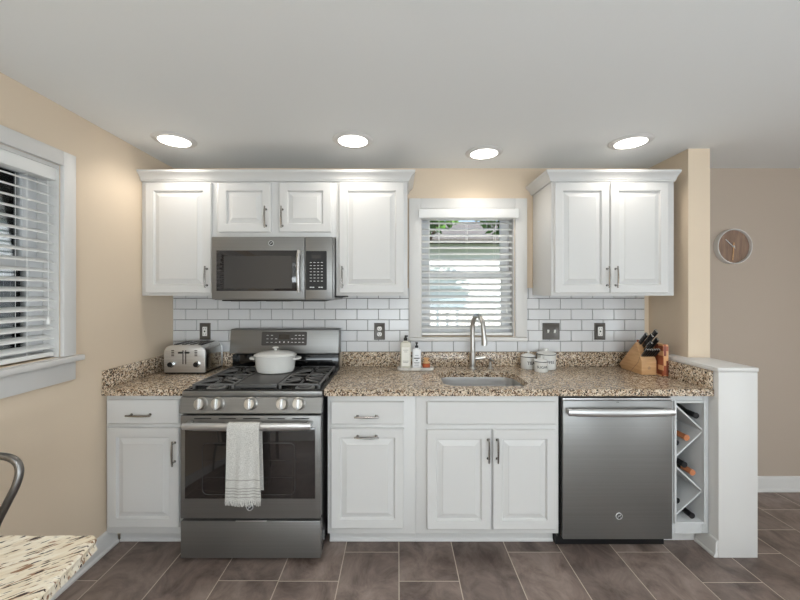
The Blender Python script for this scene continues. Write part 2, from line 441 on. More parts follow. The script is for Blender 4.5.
def blind(mp, o, label, rng, tilt, nmid, head_over):
    u0, u1, z0, z1 = o['u0'], o['u1'], o['z0'], o['z1']
    p = mp((u0+u1)/2, nmid, z0)
    t_ = thing('window_blind', label, 'blind', p, group=None)
    b = MBm(mp); b.ubox(u0+(-.018 if head_over else .004), u1+(.018 if head_over else -.004), nmid-.03, (.045 if head_over else nmid+.03), z1-.075, z1-.008, .006)
    obj('headrail', b, 'blind_white', t_)
    b = MB(); z = z1-.098; n_ = 0
    while z > z0+.035:
        # slightly bowed slat
        P = []
        for k in range(5):
            a = (k/4-.5)*.048; c = .0022*(1-(k/2-1)**2)
            P.append((nmid+a*math.cos(tilt), z+a*math.sin(tilt)+c))
        Q = P+[(n, zz-.003) for n, zz in P[::-1]]
        tb = bmesh.new(); ua, ub = u0+.009, u1-.009
        A = [tb.verts.new(mp(ua, n, zz)) for n, zz in Q]; B = [tb.verts.new(mp(ub, n, zz)) for n, zz in Q]
        m = len(Q); tb.faces.new(A); tb.faces.new(B[::-1])
        for i in range(m): tb.faces.new((A[i], B[i], B[(i+1) % m], A[(i+1) % m]))
        bmesh.ops.recalc_face_normals(tb, faces=tb.faces[:])
        b.merge(tb); z -= .0447; n_ += 1
    obj('slats', b, 'blind_white', t_)
    b = MBm(mp); b.ubox(u0+.009, u1-.009, nmid-.022, nmid+.022, z0+.008, z0+.028, .004)
    obj('bottom_rail', b, 'blind_white', t_)
    b = MB()
    for f in (.2, .5, .8):
        u = u0+(u1-u0)*f
        for dn in (-.0255, .0255):
            b.tube([mp(u, nmid+dn, z1-.08), mp(u, nmid+dn, z0+.02)], .0011, 5)
    obj('ladder_cord', b, 'blind_white', t_)
    b = MB(); b.tube([mp(u0+.06, nmid+.034, z1-.08), mp(u0+.062, nmid+.037, z1-.62)], .0032, 7)
    obj('tilt_wand', b, 'blind_white', t_)
    b = MB(); u = u1-.055
    b.tube([mp(u, nmid+.034, z1-.08), mp(u, nmid+.036, z1-.72)], .0013, 5)
    b.lathe([(0, 0), (.006, .002), (.007, .02), (.003, .035), (0, .036)], mp(u, nmid+.036, z1-.755), 'z', 10)
    obj('lift_cord', b, 'blind_white', t_)
blind(mpb, WB, 'white horizontal slat blind in the small window above the sink', 1, math.radians(-22), -.036, True)
blind(mpl, WL, 'white horizontal slat blind in the tall window on the left wall', 2, math.radians(-22), -.036, False)

# ------------------------------------------------------------------ tile backsplash
t = MB(); t.mi = 1
regs = [(XL+.001, .078, 1.0025, 1.462), (.0785, .9265, 1.0025, 1.078), (.927, 1.774, 1.0025, 1.462)]
for x0, x1, z0, z1 in regs: t.box(x0, x1, -.004, -.0005, z0, z1)
t.mi = 0
PT, PH, JX = .154, .0769, 1.0144
for x0, x1, z0, z1 in regs:
    r = 0
    while 1.0025+r*PH < z1-.004:
        za = 1.0025+r*PH+.0016; zb = min(1.0025+(r+1)*PH-.0016, z1)
        sh = JX+(PT/2 if r % 2 else 0)
        k = math.floor((x0-sh)/PT)
        while sh+k*PT < x1:
            xa = max(sh+k*PT+.0016, x0); xb = min(sh+(k+1)*PT-.0016, x1)
            if xb-xa > .006:
                def rg(i, y): return [(xa+i, y, za+i), (xb-i, y, za+i), (xb-i, y, zb-i), (xa+i, y, zb-i)]
                t.loops([rg(0, -.004), rg(0, -.0085), rg(.0015, -.0105)], cap0=False)
            k += 1
        r += 1
o = obj('tile_backsplash', t, ['tile_white', 'grout_dark'])
tag(o, 'white subway tile backsplash with dark grout running behind the counters and range', 'backsplash')

# ------------------------------------------------------------------ cabinets
def pull_mb(x, z, y, horiz, L=.1, curved=True):
    """bar pull; y = face it stands on (front is -y)"""
    b = MB(); h = L/2
    def P(u, n, v): return (x+u, y-n, z+v) if horiz else (x+v, y-n, z+u)
    pts = [P(-h, .026, 0), P(-h*.6, .029, 0), P(0, .031, 0), P(h*.6, .029, 0), P(h, .026, 0)]
    b.tube(pts, [.0046, .0052, .0058, .0052, .0046], 9)
    for s in (-1, 1):
        b.tube([P(s*h*.76, -.001, 0), P(s*h*.76, .028, 0)], .0042, 8)
        b.lathe([(0, 0), (.0075, 0), (.0075, .003), (0, .004)], P(s*h*.76, 0, 0), 'y', 12)
    return b
def cabinet(name, label, x0, x1, z0, z1, df, doors, drawers=(), carcass=None, toe=None, mat_='white_paint', open_top=False):
    """doors: (x0,x1,z0,z1, pullx, pullz, horiz), all in metres; df = depth of the face frame"""
    c = thing(name, label, 'cabinet', ((x0+x1)/2, -df/2, z0), group='white wall cabinets' if name == 'upper_cabinet' else 'white base cabinets')
    b = MB()
    if open_top:
        b.box(x0, x1, -df, -df+.02, z0, z1, .0015); b.box(x0, x0+.016, -df+.02, -.012, z0, z1); b.box(x1-.016, x1, -df+.02, -.012, z0, z1)
        b.box(x0+.016, x1-.016, -df+.02, -.012, z0, z0+.016)
    else: b.box(x0, x1, -df, -.012, z0, z1, .0015)
    obj('body', b, mat_, c)
    if toe:
        b = MB(); b.box(toe[0], toe[1], -toe[2], -toe[2]+.05, .001, z0-.001)
        yb = -toe[2]; b.prism([(yb, .002), (yb-.014, .002), (yb-.014, .012), (yb-.008, .018), (yb-.007, .045), (yb, .05)], toe[0], toe[1], 'x')
        obj('toe_kick', b, mat_, c)
    for kind, lst in (('door', doors), ('drawer', drawers)):
        for (a, bb, c0, c1, px, pz, hz) in lst:
            m = MB(); m.raised(a, bb, c0, c1, -df-.001, -df-.02, .05 if (bb-a) > .3 else .042, panel=(kind == 'door'))
            d = obj(kind, m, mat_, c, sharp=10)
            if px is not None: obj('handle', pull_mb(px, pz, -df-.02, hz, .135), 'pull_metal', d)
    return c
def SX(x, d): return (x-398)*(DC-d)/365
def SZ(y, d): return CH-(y-293)*(DC-d)/365
DU = .35
def ux(x): return SX(x, DU)
# uppers
ZU0, ZU1 = 1.409, 2.128
cabinet('upper_cabinet', 'tall white upper cabinet in the left corner, left of the microwave', XL+.004, ux(214.5), ZU0, ZU1, .33,
        [(ux(145), ux(211), 1.426, 2.118, ux(207), SZ(277, .37), False)])
cabinet('upper_cabinet', 'short white two-door upper cabinet directly above the microwave', ux(214.5)+.001, ux(335.5), 1.778, ZU1, .33,
        [(ux(218), ux(270.5), SZ(232, DU), 2.118, ux(266), SZ(217, .37), False), (ux(279), ux(331), SZ(232, DU), 2.118, ux(282.5), SZ(217, .37), False)])
cabinet('upper_cabinet', 'tall white upper cabinet between the microwave and the window', ux(335.5)+.001, .06, ZU0, ZU1, .33,
        [(ux(339), ux(404), 1.426, 2.118, ux(342.5), SZ(277, .37), False)])
cabinet('upper_cabinet', 'white two-door upper cabinet right of the window', .968, 1.742, ZU0, ZU1, .33,
        [(ux(555), ux(609.8), 1.426, 2.118, ux(607), SZ(277, .37), False), (ux(610.8), ux(669), 1.426, 2.118, ux(615.5), SZ(277, .37), False)])
def crown(pts, label, last=1):
    """pts: path (x,y) of the cabinet edge; outward side on the left-hand normal given per corner"""
    prof = [(0, 2.1285), (.008, 2.1285), (.012, 2.137), (.016, 2.14), (.02, 2.152), (.032, 2.166), (.042, 2.174), (.046, 2.178), (.048, 2.19), (0, 2.19)]
    rings = []
    n = len(pts)
    for i, (x, y) in enumerate(pts):
        dirs = []
        if i > 0: dirs.append((Vector(pts[i])-Vector(pts[i-1])).normalized())
        if i < n-1: dirs.append((Vector(pts[i+1])-Vector(pts[i])).normalized())
        ns = [Vector((d.y, -d.x)) for d in dirs]
        off = ns[0] if len(ns) == 1 else ns[0]+ns[1]
        kx_ = last if i >= n-2 else 1
        rings.append([(x+off.x*o*kx_, y+off.y*o, z) for o, z in prof])
    b = MB(); b.loops(rings)
    xs = [p[0] for p in pts]
    b.box(min(xs)+.001, max(xs)-.001, -.3285, -.002, 2.13, 2.14)
    o = obj('crown_moulding', b, 'white_paint', sharp=25); tag(o, label, 'moulding')
crown([(XL+.002, -.33), (.06, -.33), (.06, -.001)], 'white crown moulding along the top of the long left cabinet run')
crown([(.968, -.001), (.968, -.33), (1.742, -.33), (1.742, -.001)], 'white crown moulding on top of the cabinet right of the window', .3)

# bases
ZB0, ZB1, DB = .092, .862, .61
def bx(x): return SX(x, .63)
def bz(y): return SZ(y, .63)
cabinet('base_cabinet', 'white base cabinet with one drawer left of the range', XL+.003, -1.164, ZB0, ZB1, DB,
        [(bx(107), bx(178.5), bz(528), bz(428), bx(175), bz(452), False)],
        [(bx(107), bx(178.5), bz(424), bz(400), bx(141), bz(414.5), True)], toe=(XL+.026, -1.164, .53))
cabinet('base_cabinet', 'white single-door base cabinet right of the range, pull on the door top', bx(327), bx(416), ZB0, ZB1, DB,
        [(bx(330.7), bx(404), bz(528.8), bz(428.7), bx(367), bz(436), True)],
        [(bx(330.7), bx(404), bz(424.5), bz(402), bx(367), bz(416), True)], toe=(SX(329.7, .544), bx(416), .53))
cabinet('sink_base_cabinet', 'white two-door cabinet beneath the sink', bx(416)+.001, bx(560), ZB0, ZB1, DB,
        [(bx(427), bx(491), bz(530), bz(430), bx(488), bz(449), False), (bx(493), bx(556.5), bz(530), bz(430), bx(497), bz(449), False)],
        [(bx(427), bx(556.5), bz(424.5), bz(402), None, None, None)], toe=(bx(416)+.001, SX(553, .544), .53), open_top=True)
# wine rack cabinet
wr = thing('wine_rack_cabinet', 'narrow white open wine rack cabinet between dishwasher and half wall', 'wine rack', (1.61, -.3, ZB0))
xa, xb, oa, ob, za, zb = 1.512, 1.7225, 1.538, 1.688, .162, .818
b = MB()
b.box(xa, oa, -DB, -.03, ZB0, ZB1, .0015); b.box(ob, xb, -DB, -.03, ZB0, ZB1, .0015)
b.box(oa, ob, -DB, -.03, ZB0, za, .001); b.box(oa, ob, -DB, -.03, zb, ZB1, .001); b.box(oa, ob, -.2, -.18, za, zb)
# bead around the opening
b.box(oa-.012, oa, -DB-.012, -DB, za-.012, zb+.012, .003); b.box(ob, ob+.012, -DB-.012, -DB, za-.012, zb+.012, .003)
b.box(oa, ob, -DB-.012, -DB, za-.012, za, .003); b.box(oa, ob, -DB-.012, -DB, zb, zb+.012, .003)
obj('body', b, 'interior_white', wr)
zz = [(.805, .668), (.652, .514), (.465, .327), (.325, .19)]
for i in range(4):
    p = (oa+.001, zz[i][0]) if i % 2 == 0 else (ob-.001, zz[i][0]); q = (ob-.001, zz[i][1]) if i % 2 == 0 else (oa+.001, zz[i][1])
    v = Vector(q)-Vector(p); nrm = Vector((-v.y, v.x)).normalized()*.0045
    b = MB(); b.prism([(p[0]+nrm.x*0, p[1]-.004), (q[0], q[1]-.004), (q[0], q[1]+.006), (p[0], p[1]+.006)], -DB+.002, -.201, 'y')
    obj('divider', b, 'interior_white', wr)
b = MB(); b.box(1.512, 1.71, -.53, -.49, .001, ZB0-.001); obj('toe_kick', b, 'white_paint', wr)
# wine bottles, necks to the room
def bottle(x, z, r, foil, label, dend=.575):
    t_ = thing('wine_bottle', label, 'bottle', (x, -dend, z-r), group='wine bottles in the white rack')
    b = MB(); b.lathe([(0, -.29), (r*.9, -.29), (r, -.285), (r, -.13), (r*.85, -.105), (.016, -.075), (.0145, -.05), (.0145, 0), (0, 0)], (x, -dend, z), 'y', 20)
    obj('bottle_body', b, 'wine_glass', t_)
    b = MB(); b.lathe([(.0152, -.062), (.0152, -.004), (.014, .001), (.0165, .0012), (.0165, .006), (0, .007)], (x, -dend, z), 'y', 20)
    obj('capsule', b, foil, t_)
bottle(ob-.033, .745, .029, 'foil_black', 'dark bottle with black capsule in the top right notch of the wine rack', .603)
bottle(1.603, .622, .025, 'foil_orange', 'bottle with orange capsule in the upper left notch of the wine rack', .603)
bottle(oa+.028, .583, .025, 'foil_black', 'dark bottle deep in the corner below the upper orange capped bottle', .575)
bottle(1.633, .430, .028, 'foil_orange', 'bottle with orange capsule in the lower right notch of the wine rack', .606)
bottle(1.588, .474, .028, 'foil_black', 'black capped bottle lying up the slope from the lower orange capped one', .606)
bottle(oa+.028, .260, .026, 'foil_black', 'dark bottle in the lower left notch of the wine rack', .58)
bottle(1.63, .191, .028, 'foil_black', 'dark bottle on the bottom of the wine rack', .606)

# ------------------------------------------------------------------ countertops
ZC0, ZC1, DCn = .8635, .9, .645
c = thing('countertop', 'speckled brown granite countertop left of the range, under the toaster', 'countertop', (-1.39, -.32, ZC0))
b = MB(); b.box(XL+.001, -1.164, -DCn, -.001, ZC0, ZC1, .005); obj('slab', b, 'granite', c)
b = MB(); b.box(XL+.021, -1.164, -.021, -.0015, ZC1+.0005, 1.001, .0025); obj('back_splash', b, 'granite', c)
b = MB(); b.box(XL+.001, XL+.0205, -DCn+.004, -.0015, ZC1+.0005, 1.001, .0025); obj('side_splash', b, 'granite', c)
c = thing('countertop', 'long speckled brown granite countertop with the sink cut into it', 'countertop', (.65, -.32, ZC0))
# slab with a rounded hole
SX0, SX1, SD0, SD1 = .262, .758, .195, .572
def slab_hole(x0, x1, y0, y1, z0, z1, hole):
    t = bmesh.new(); n = len(hole)
    def outer(p, cx, cy):
        dx, dy = p[0]-cx, p[1]-cy; k = 1e9
        if dx > 1e-9: k = min(k, (x1-cx)/dx)
        if dx < -1e-9: k = min(k, (x0-cx)/dx)
        if dy > 1e-9: k = min(k, (y1-cy)/dy)
        if dy < -1e-9: k = min(k, (y0-cy)/dy)
        return (cx+dx*k, cy+dy*k)
    cx, cy = (SX0+SX1)/2, -(SD0+SD1)/2
    O = [outer(p, cx, cy) for p in hole]
    # snap nearest to the corners
    for cxn, cyn in ((x0, y0), (x0, y1), (x1, y0), (x1, y1)):
        i = min(range(n), key=lambda j: (math.atan2(hole[j][1]-cy, hole[j][0]-cx)-math.atan2(cyn-cy, cxn-cx))**2)
        O[i] = (cxn, cyn)
    r = .004
    L = [[(p[0], p[1], z1) for p in hole], [(p[0], p[1], z1) for p in O], [(p[0], p[1], z0) for p in O], [(p[0], p[1], z0) for p in hole]]
    V = [[t.verts.new(q) for q in l] for l in L]
    for a in range(4):
        A, B = V[a], V[(a+1) % 4]
        for k in range(n): t.faces.new((A[k], A[(k+1) % n], B[(k+1) % n], B[k]))
    bmesh.ops.recalc_face_normals(t, faces=t.faces[:])
    return t
b = MB(); b.merge(slab_hole(-.402, 1.7225, -DCn, -.001, ZC0, ZC1, rrect(SX0, SX1, -SD1, -SD0, .085, 8)))
obj('slab', b, 'granite', c)
b = MB(); b.box(-.402, 1.701, -.021, -.0115, ZC1+.0005, 1.001, .002); b.box(-.402, 1.701, -.0115, -.0015, ZC1+.0005, 1.001); obj('back_splash', b, 'granite', c)
b = MB(); b.box(1.7015, 1.7225, -DCn+.004, -.0015, ZC1+.0005, 1.001, .0025); obj('side_splash', b, 'granite', c)
# sink
s_ = thing('kitchen_sink', 'stainless steel undermount sink set into the granite below the window', 'sink', (.51, -.38, .68))
b = MB(); rings = []
for i, z, in ((-.012, .8625), (0.0, .8625), (0.002, .85), (.006, .72), (.03, .695)):
    rings.append([(x, y, z) for x, y in rrect(SX0+i-.004, SX1-i+.004, -SD1+i-.004, -SD0-i+.004, .085-min(i, .02), 8)])
b.loops(rings, cap0=False)
obj('basin', b, 'steel_light', s_)
b = MB(); b.lathe([(0, 0), (.02, .001), (.04, .002), (.043, 0)], (.51, -.36, .6965), 'z', 24); obj('drain', b, 'chrome', s_)
# faucet
FX, FD = SX(472.5, .10), .10
f = thing('kitchen_faucet', 'tall brushed gooseneck pull-down faucet behind the sink', 'faucet', (FX, -FD, ZC1+.001))
b = MB(); b.lathe([(0, 0), (.027, 0), (.027, .008), (.0215, .014), (.0225, .115), (.0165, .122), (.0165, .14), (0, .14)], (FX, -FD, ZC1+.001), 'z', 24); obj('base', b, 'nickel', f)
b = MB(); top = 1.19; R = .078; ux_, uy_ = .25, -.968
pts = [(FX, -FD, 1.035), (FX, -FD, 1.12), (FX, -FD, top)]
for k in range(1, 13):
    a = PI-PI*k/12*1.0
    o_ = R+R*math.cos(a)
    pts.append((FX+ux_*o_, -FD+uy_*o_, top+R*1.05*math.sin(a)))
x_, y_ = pts[-1][0], pts[-1][1]
pts.append((x_+.002, y_-.004, top-.03)); b.tube(pts, .0155, 16)
obj('spout', b, 'nickel', f)
b = MB(); b.tube([(x_+.002, y_-.004, top-.03), (x_+.004, y_-.007, top-.06), (x_+.005, y_-.01, top-.105)], [.0165, .0185, .0185], 16); obj('spray_head', b, 'nickel', f)
b = MB(); b.tube([(FX+.015, -FD, .972), (FX+.05, -FD-.004, .974), (FX+.088, -FD-.012, .980)], [.015, .0135, .010], 12); obj('lever', b, 'nickel', f)
# soap dispenser pump
SXd = SX(490, .1)
f = thing('soap_dispenser', 'small nickel soap pump right of the faucet', 'soap dispenser', (SXd, -.105, ZC1+.001))
b = MB(); b.lathe([(0, 0), (.02, 0), (.02, .005), (.011, .01), (.011, .035), (0, .036)], (SXd, -.105, ZC1+.001), 'z', 18); obj('base', b, 'nickel', f)
b = MB(); b.tube([(SXd, -.105, .936), (SXd, -.105, .957), (SXd+.004, -.112, .965), (SXd+.012, -.15, .96)], [.008, .008, .0075, .005], 10); obj('nozzle', b, 'nickel', f)

# ------------------------------------------------------------------ range
rx0, rx1 = -1.158, -.406; rc = (rx0+rx1)/2
rg = thing('gas_range', 'slate grey freestanding gas range between the two granite counters', 'range', (rc, -.34, 0))
b = MB(); b.box(rx0+.004, rx1-.004, -.655, -.03, .03, .868, .002)
b.box(rx0+.03, rx0+.07, -.6, -.56, .001, .03); b.box(rx1-.07, rx1-.03, -.6, -.56, .001, .03); b.box(rx0+.03, rx0+.07, -.1, -.06, .001, .03); b.box(rx1-.07, rx1-.03, -.1, -.06, .001, .03)
obj('body', b, 'black_enamel', rg)
# cooktop tray: raised lip round a basin
b = MB()
def rr(i, z): return [(rx0+i, -.668+i, z), (rx1-i, -.668+i, z), (rx1-i, -.085-i, z), (rx0+i, -.085-i, z)]
b.loops([rr(.0, .869), rr(0, .898), rr(.004, .903), rr(.02, .903), rr(.032, .884), rr(.04, .882)])
cook = obj('cooktop', b, 'black_enamel', rg)
# front apron and control panel
b = MB(); b.prism([(-.655, .786), (-.699, .786), (-.704, .79), (-.69, .866), (-.684, .87), (-.655, .87)], rx0, rx1, 'x'); pan = obj('control_panel', b, 'steel_slate', rg)
b = MB(); b.box(rx0+.001, rx1-.001, -.682, -.6685, .871, .9, .004); obj('front_lip', b, 'steel_slate', rg)
for px in (199.5, 216.4, 249.6, 281.6, 298):
    kx = SX(px, .715); kz = SZ(404.6, .715)
    b = MB(); b.lathe([(0, 0), (.0345, 0), (.0345, .004), (.030, .008), (.0295, .022), (.026, .029), (0, .029)], (0, 0, 0), 'y', 28)
    b.xform(Matrix.Translation((kx, -.696, kz)) @ Matrix.Rotation(math.radians(-10), 4, 'X'))
    kn = obj('knob', b, 'nickel', rg)
    b = MB(); b.box(-.006, .006, -.042, -.0295, -.028, .028, .003)
    b.xform(Matrix.Translation((kx, -.696, kz)) @ Matrix.Rotation(math.radians(-10), 4, 'X'))
    obj('grip', b, 'steel_light', kn)
# oven door
b = MB(); b.box(rx0+.004, rx1-.004, -.70, -.6565, .229, .776, .004); dr = obj('oven_door', b, 'steel_slate', rg)
b = MB(); b.box(rx0+.03, rx1-.033, -.7035, -.7005, .337, .712, .002); gl = obj('door_glass', b, 'dark_glass', dr)
b = MB()
P = rrect(-1.035, -.545, .36, .632, .03, 5)
b.tube([(x, -.7038, z) for x, z in P], .0022, 6, closed=True)
for z in (.45, .54): b.box(-1.02, -.56, -.7042, -.7036, z-.0008, z+.0008)
obj('window_trim', b, 'panel_grey', gl)
b = MB(); HY = -.752
pts = [(-1.112+.662*k/10, HY-.012*math.sin(PI*k/10), .738) for k in range(11)]
b.tube(pts, [.015]+[.0185]*9+[.015], 14, flat=(.7, 1.1))
for hx in (-1.098, -.464): b.box(hx-.014, hx+.014, -.752, -.7005, .726, .75, .005)
hd = obj('handle', b, 'steel_light', dr)
# vents under control panel
b = MB()
for k in range(5): b.box(-1.08+k*.13, -.99+k*.13, -.7015, -.699, .758, .763)
obj('door_vent', b, 'black_plastic', dr)
b = MB(); b.box(rx0+.004, rx1-.004, -.70, -.6565, .018, .217, .005); dw = obj('storage_drawer', b, 'steel_slate', rg)
b = MB(); b.box(SX(236, .7), SX(267, .7), -.7065, -.699, .2175, .2225, .001); obj('drawer_pull', b, 'steel_light', dw)
def emblem(x, z, y, r, parent):
    b = MB(); b.lathe([(0, 0), (r, 0), (r, .0025), (r*.86, .003), (r*.82, .0015), (0, .0015)], (x, y, z), 'y', 28)
    e = obj('emblem', b, 'mark_white', parent)
    b = MB(); b.lathe([(0, .0016), (r*.8, .0016), (r*.8, .002), (0, .002)], (x, y, z), 'y', 24); dk = obj('emblem_field', b, 'panel_grey', e)
    b = MB()
    for s in (-1, 1):
        pts = [(x+s*r*.22+r*.26*(1-k/18)*math.cos(k*.6), y-.0024, z+s*r*.12+r*.3*math.sin(k*.6)*(1-k/22)) for k in range(14)]
        b.tube(pts, r*.05, 5)
    for q in range(4):
        a = q*PI/2+.5; b.tube([(x+r*.62*math.cos(a+j*.12), y-.0024, z+r*.62*math.sin(a+j*.12)) for j in range(6)], r*.04, 5)
    obj('monogram', b, 'mark_white', e)
emblem(SX(249.8, .7), SZ(507, .7), -.70, .0185, dr)
# backguard
b = MB(); b.prism([(-.02, 1.0), (-.135, 1.012), (-.112, 1.170), (-.102, 1.176), (-.02, 1.176)], rx0+.002, rx1-.002, 'x', .002); bgd = obj('backguard', b, 'steel_slate', rg)
b = MB(); b.box(rx0+.008, rx1-.008, -.10, -.022, .87, 1.0, .002); obj('back_riser', b, 'black_gloss', rg)
b = MB(); b.box(rx0+.2, rx1-.05, -.1035, -.1005, .955, .962, .001); obj('vent_slot', b, 'panel_grey', rg)
sl = math.atan2(.025, .17)
def on_guard(b): b.xform(Matrix.Translation((SX(284.5, .12), -.1235, SZ(338.5, .12))) @ Matrix.Rotation(-sl, 4, 'X')); return b
b = MB(); b.prism(rrect(-.155, .155, -.047, .047, .008), -.0035, .001, 'y'); disp = obj('display', on_guard(b), 'panel_grey', bgd)
b = MB(); b.box(-.035, .035, -.005, -.0036, -.004, .028); obj('screen', on_guard(b), 'black_gloss', disp)
b = MB()
for i, x in enumerate((-.115, -.085, -.055, .055, .08, .105, .13)):
    for z in (.022, -.002, -.026):
        if abs(x) < .06 and z > .01: continue
        b.box(x-.007, x+.007, -.0043, -.0036, z-.002, z+.002)
for x in (-.03, 0, .03): b.lathe([(0, .0036), (.005, .0036), (.005, .0043), (0, .0043)], (x, 0, -.024), 'y', 12)
obj('button_marks', on_guard(b), 'mark_white', disp)
# burners
for bxx, byy, r in ((-1.03, -.555, .054), (-1.035, -.24, .042), (-.53, -.555, .054), (-.53, -.24, .04)):
    b = MB(); b.lathe([(0, 0), (r, 0), (r, .008), (r*.85, .012), (0, .012)], (bxx, byy, .8825), 'z', 28); br = obj('burner', b, 'steel_light', rg)
    b = MB(); b.lathe([(0, .0125), (r*.72, .0125), (r*.72, .018), (r*.66, .021), (0, .021)], (bxx, byy, .8825), 'z', 28); obj('burner_cap', b, 'cast_iron', br)
# grates
def grate(gx0, gx1):
    b = MB(); zt, zb_ = .925, .9155; y0, y1 = -.625, -.125; wdt = .011
    b.box(gx0, gx1, y0, y0+wdt, zb_, zt, .003); b.box(gx0, gx1, y1-wdt, y1, zb_, zt, .003)
    b.box(gx0, gx0+wdt, y0, y1, zb_, zt, .003); b.box(gx1-wdt, gx1, y0, y1, zb_, zt, .003)
    ym = (y0+y1)/2; b.box(gx0, gx1, ym-wdt/2, ym+wdt/2, zb_, zt, .003)
    cx = (gx0+gx1)/2
    for yc in ((y0+ym)/2, (y1+ym)/2):
        for sx in (-1, 1):
            for sy in (-1, 1):   # swept fingers
                pts = []
                for k in range(9):
                    f_ = k/8; x = cx+sx*(gx1-gx0)/2*(1-f_*.86); y = yc+sy*(.105-.105*f_**.55*.8)
                    pts.append((x, y, .9175+.006*f_))
                b.tube(pts, .0055, 7)
            b.tube([(cx+sx*(gx1-gx0)/2, yc, .918), (cx+sx*.03, yc, .923)], .0055, 7)
        for sy in (-1, 1):
            b.tube([(cx, yc+sy*.12, .918), (cx, yc+sy*.03, .923)], .0055, 7)
    for x in (gx0+.008, gx1-.008):
        for y in (y0+.01, ym, y1-.01): b.box(x-.007, x+.007, y-.007, y+.007, .883, .915, .002)
    return obj('grate', b, 'cast_iron', rg)
grate(-1.135, -.905); grate(-.66, -.43)
b = MB(); b.box(-.897, -.668, -.60, -.135, .906, .924, .006); b.box(-.897, -.668, -.625, -.605, .9, .922, .004)
for x in (-.885, -.68):
    for y in (-.61, -.15): b.box(x-.008, x+.008, y-.008, y+.008, .883, .908)
obj('griddle', b, 'griddle_iron', rg)
# towel
tw = thing('dish_towel', 'light grey fringed dish towel hung over the oven door handle', 'towel', (-.79, HY-.01, .34))
tx0, tx1 = -.866, -.706
def towel_sheet(x0, x1, prof, th=.003):
    b = MB(); NX = 28; t = bmesh.new()
    def P(i, p, o):
        f_ = i/NX; x = x0+(x1-x0)*f_; h = max(0, .78-p[1])
        w_ = .0035*math.sin(f_*9+.6)*min(1, h*3)+.002*math.sin(f_*23+h*6)*min(1, h*3)
        x += (f_-.5)*.022*h/.4
        return (x, p[0]+w_*p[2]+o*p[3], p[1])
    G0 = [[t.verts.new(P(i, p, 0)) for i in range(NX+1)] for p in prof]; G1 = [[t.verts.new(P(i, p, th)) for i in range(NX+1)] for p in prof]
    m = len(prof)
    for j in range(m-1):
        for i in range(NX):
            t.faces.new((G0[j][i], G0[j][i+1], G0[j+1][i+1], G0[j+1][i])); t.faces.new((G1[j][i], G1[j+1][i], G1[j+1][i+1], G1[j][i+1]))
    for j in range(m-1):
        for i in (0, NX): t.faces.new((G0[j][i], G0[j+1][i], G1[j+1][i], G1[j][i]))
    for j in (0, m-1):
        for i in range(NX): t.faces.new((G0[j][i], G0[j][i+1], G1[j][i+1], G1[j][i]))
    bmesh.ops.recalc_face_normals(t, faces=t.faces[:]); b.merge(t); return b
yh = HY-.0115
prof = [(yh+.0185, .405+.03*k, 0 if k < 1 else .4, 1) for k in range(12)]
prof += [(yh+.016, .752, 0, 1), (yh+.008, .7625, 0, .5), (yh, .765, 0, 0), (yh-.01, .7625, 0, -.5), (yh-.017, .752, 0, -1)]
prof += [(yh-.021, .73-.03*k, 1, -1) for k in range(12)]+[(yh-.021, .372, 1, -1)]
obj('cloth', towel_sheet(tx0, tx1, prof), 'towel', tw)
for zc in (.478, .436, .422, .408, .392):
    pr = [(yh-.0246, zc+.0022, 1, -.4), (yh-.0246, zc-.0022, 1, -.4)]
    obj('woven_stripe', towel_sheet(tx0+.001, tx1-.001, pr, .001), 'towel_stripe', tw)
b = MB()
for k in range(34):
    f_ = (k+.5)/34; x = tx0-.012+(tx1-tx0+.024)*f_; L = .026+.009*random.random()
    w_ = .0035*math.sin(f_*9+.6)
    b.tube([(x, yh-.0225+w_, .376), (x+random.uniform(-.002, .002), yh-.0235+w_, .376-L/2), (x+random.uniform(-.003, .003), yh-.0225+w_, .376-L)], [.0027, .0022, .0016], 5)
obj('fringe', b, 'towel', tw)

# dutch oven
px_, pd_ = -.782, .305
dt = thing('dutch_oven', 'white enamelled oval lidded pot standing on the range griddle', 'pot', (px_, -pd_, .9245))
b = MB(); b.lathe([(0, 0), (.102, 0), (.113, .006), (.121, .03), (.127, .1), (.129, .104), (.123, .104), (.118, .03), (0, .012)], (px_, -pd_, .9247), 'z', 40, 1, .8); obj('pot_body', b, 'white_enamel', dt)
b = MB(); b.lathe([(.132, 0), (.134, .003), (.132, .007), (.122, .008), (.120, .013), (.09, .024), (.04, .031), (0, .033)], (px_, -pd_, 1.0295), 'z', 40, 1, .8)
b.lathe([(.131, .0005), (0, .0005)], (px_, -pd_, 1.029), 'z', 40, 1, .8)
lid = obj('lid', b, 'white_enamel', dt)
b = MB(); b.lathe([(0, 0), (.009, 0), (.008, .008), (.02, .014), (.021, .02), (.012, .024), (0, .025)], (px_, -pd_, 1.061), 'z', 24); obj('knob', b, 'white_enamel', lid)
for s in (-1, 1):
    b = MB(); pts = []
    for k in range(9):
        a = -PI/2+PI*k/8; pts.append((px_+s*(.122+.036*math.cos(a)), -pd_+.04*math.sin(a), 1.012))
    b.tube(pts, .007, 9); obj('handle', b, 'white_enamel', dt)

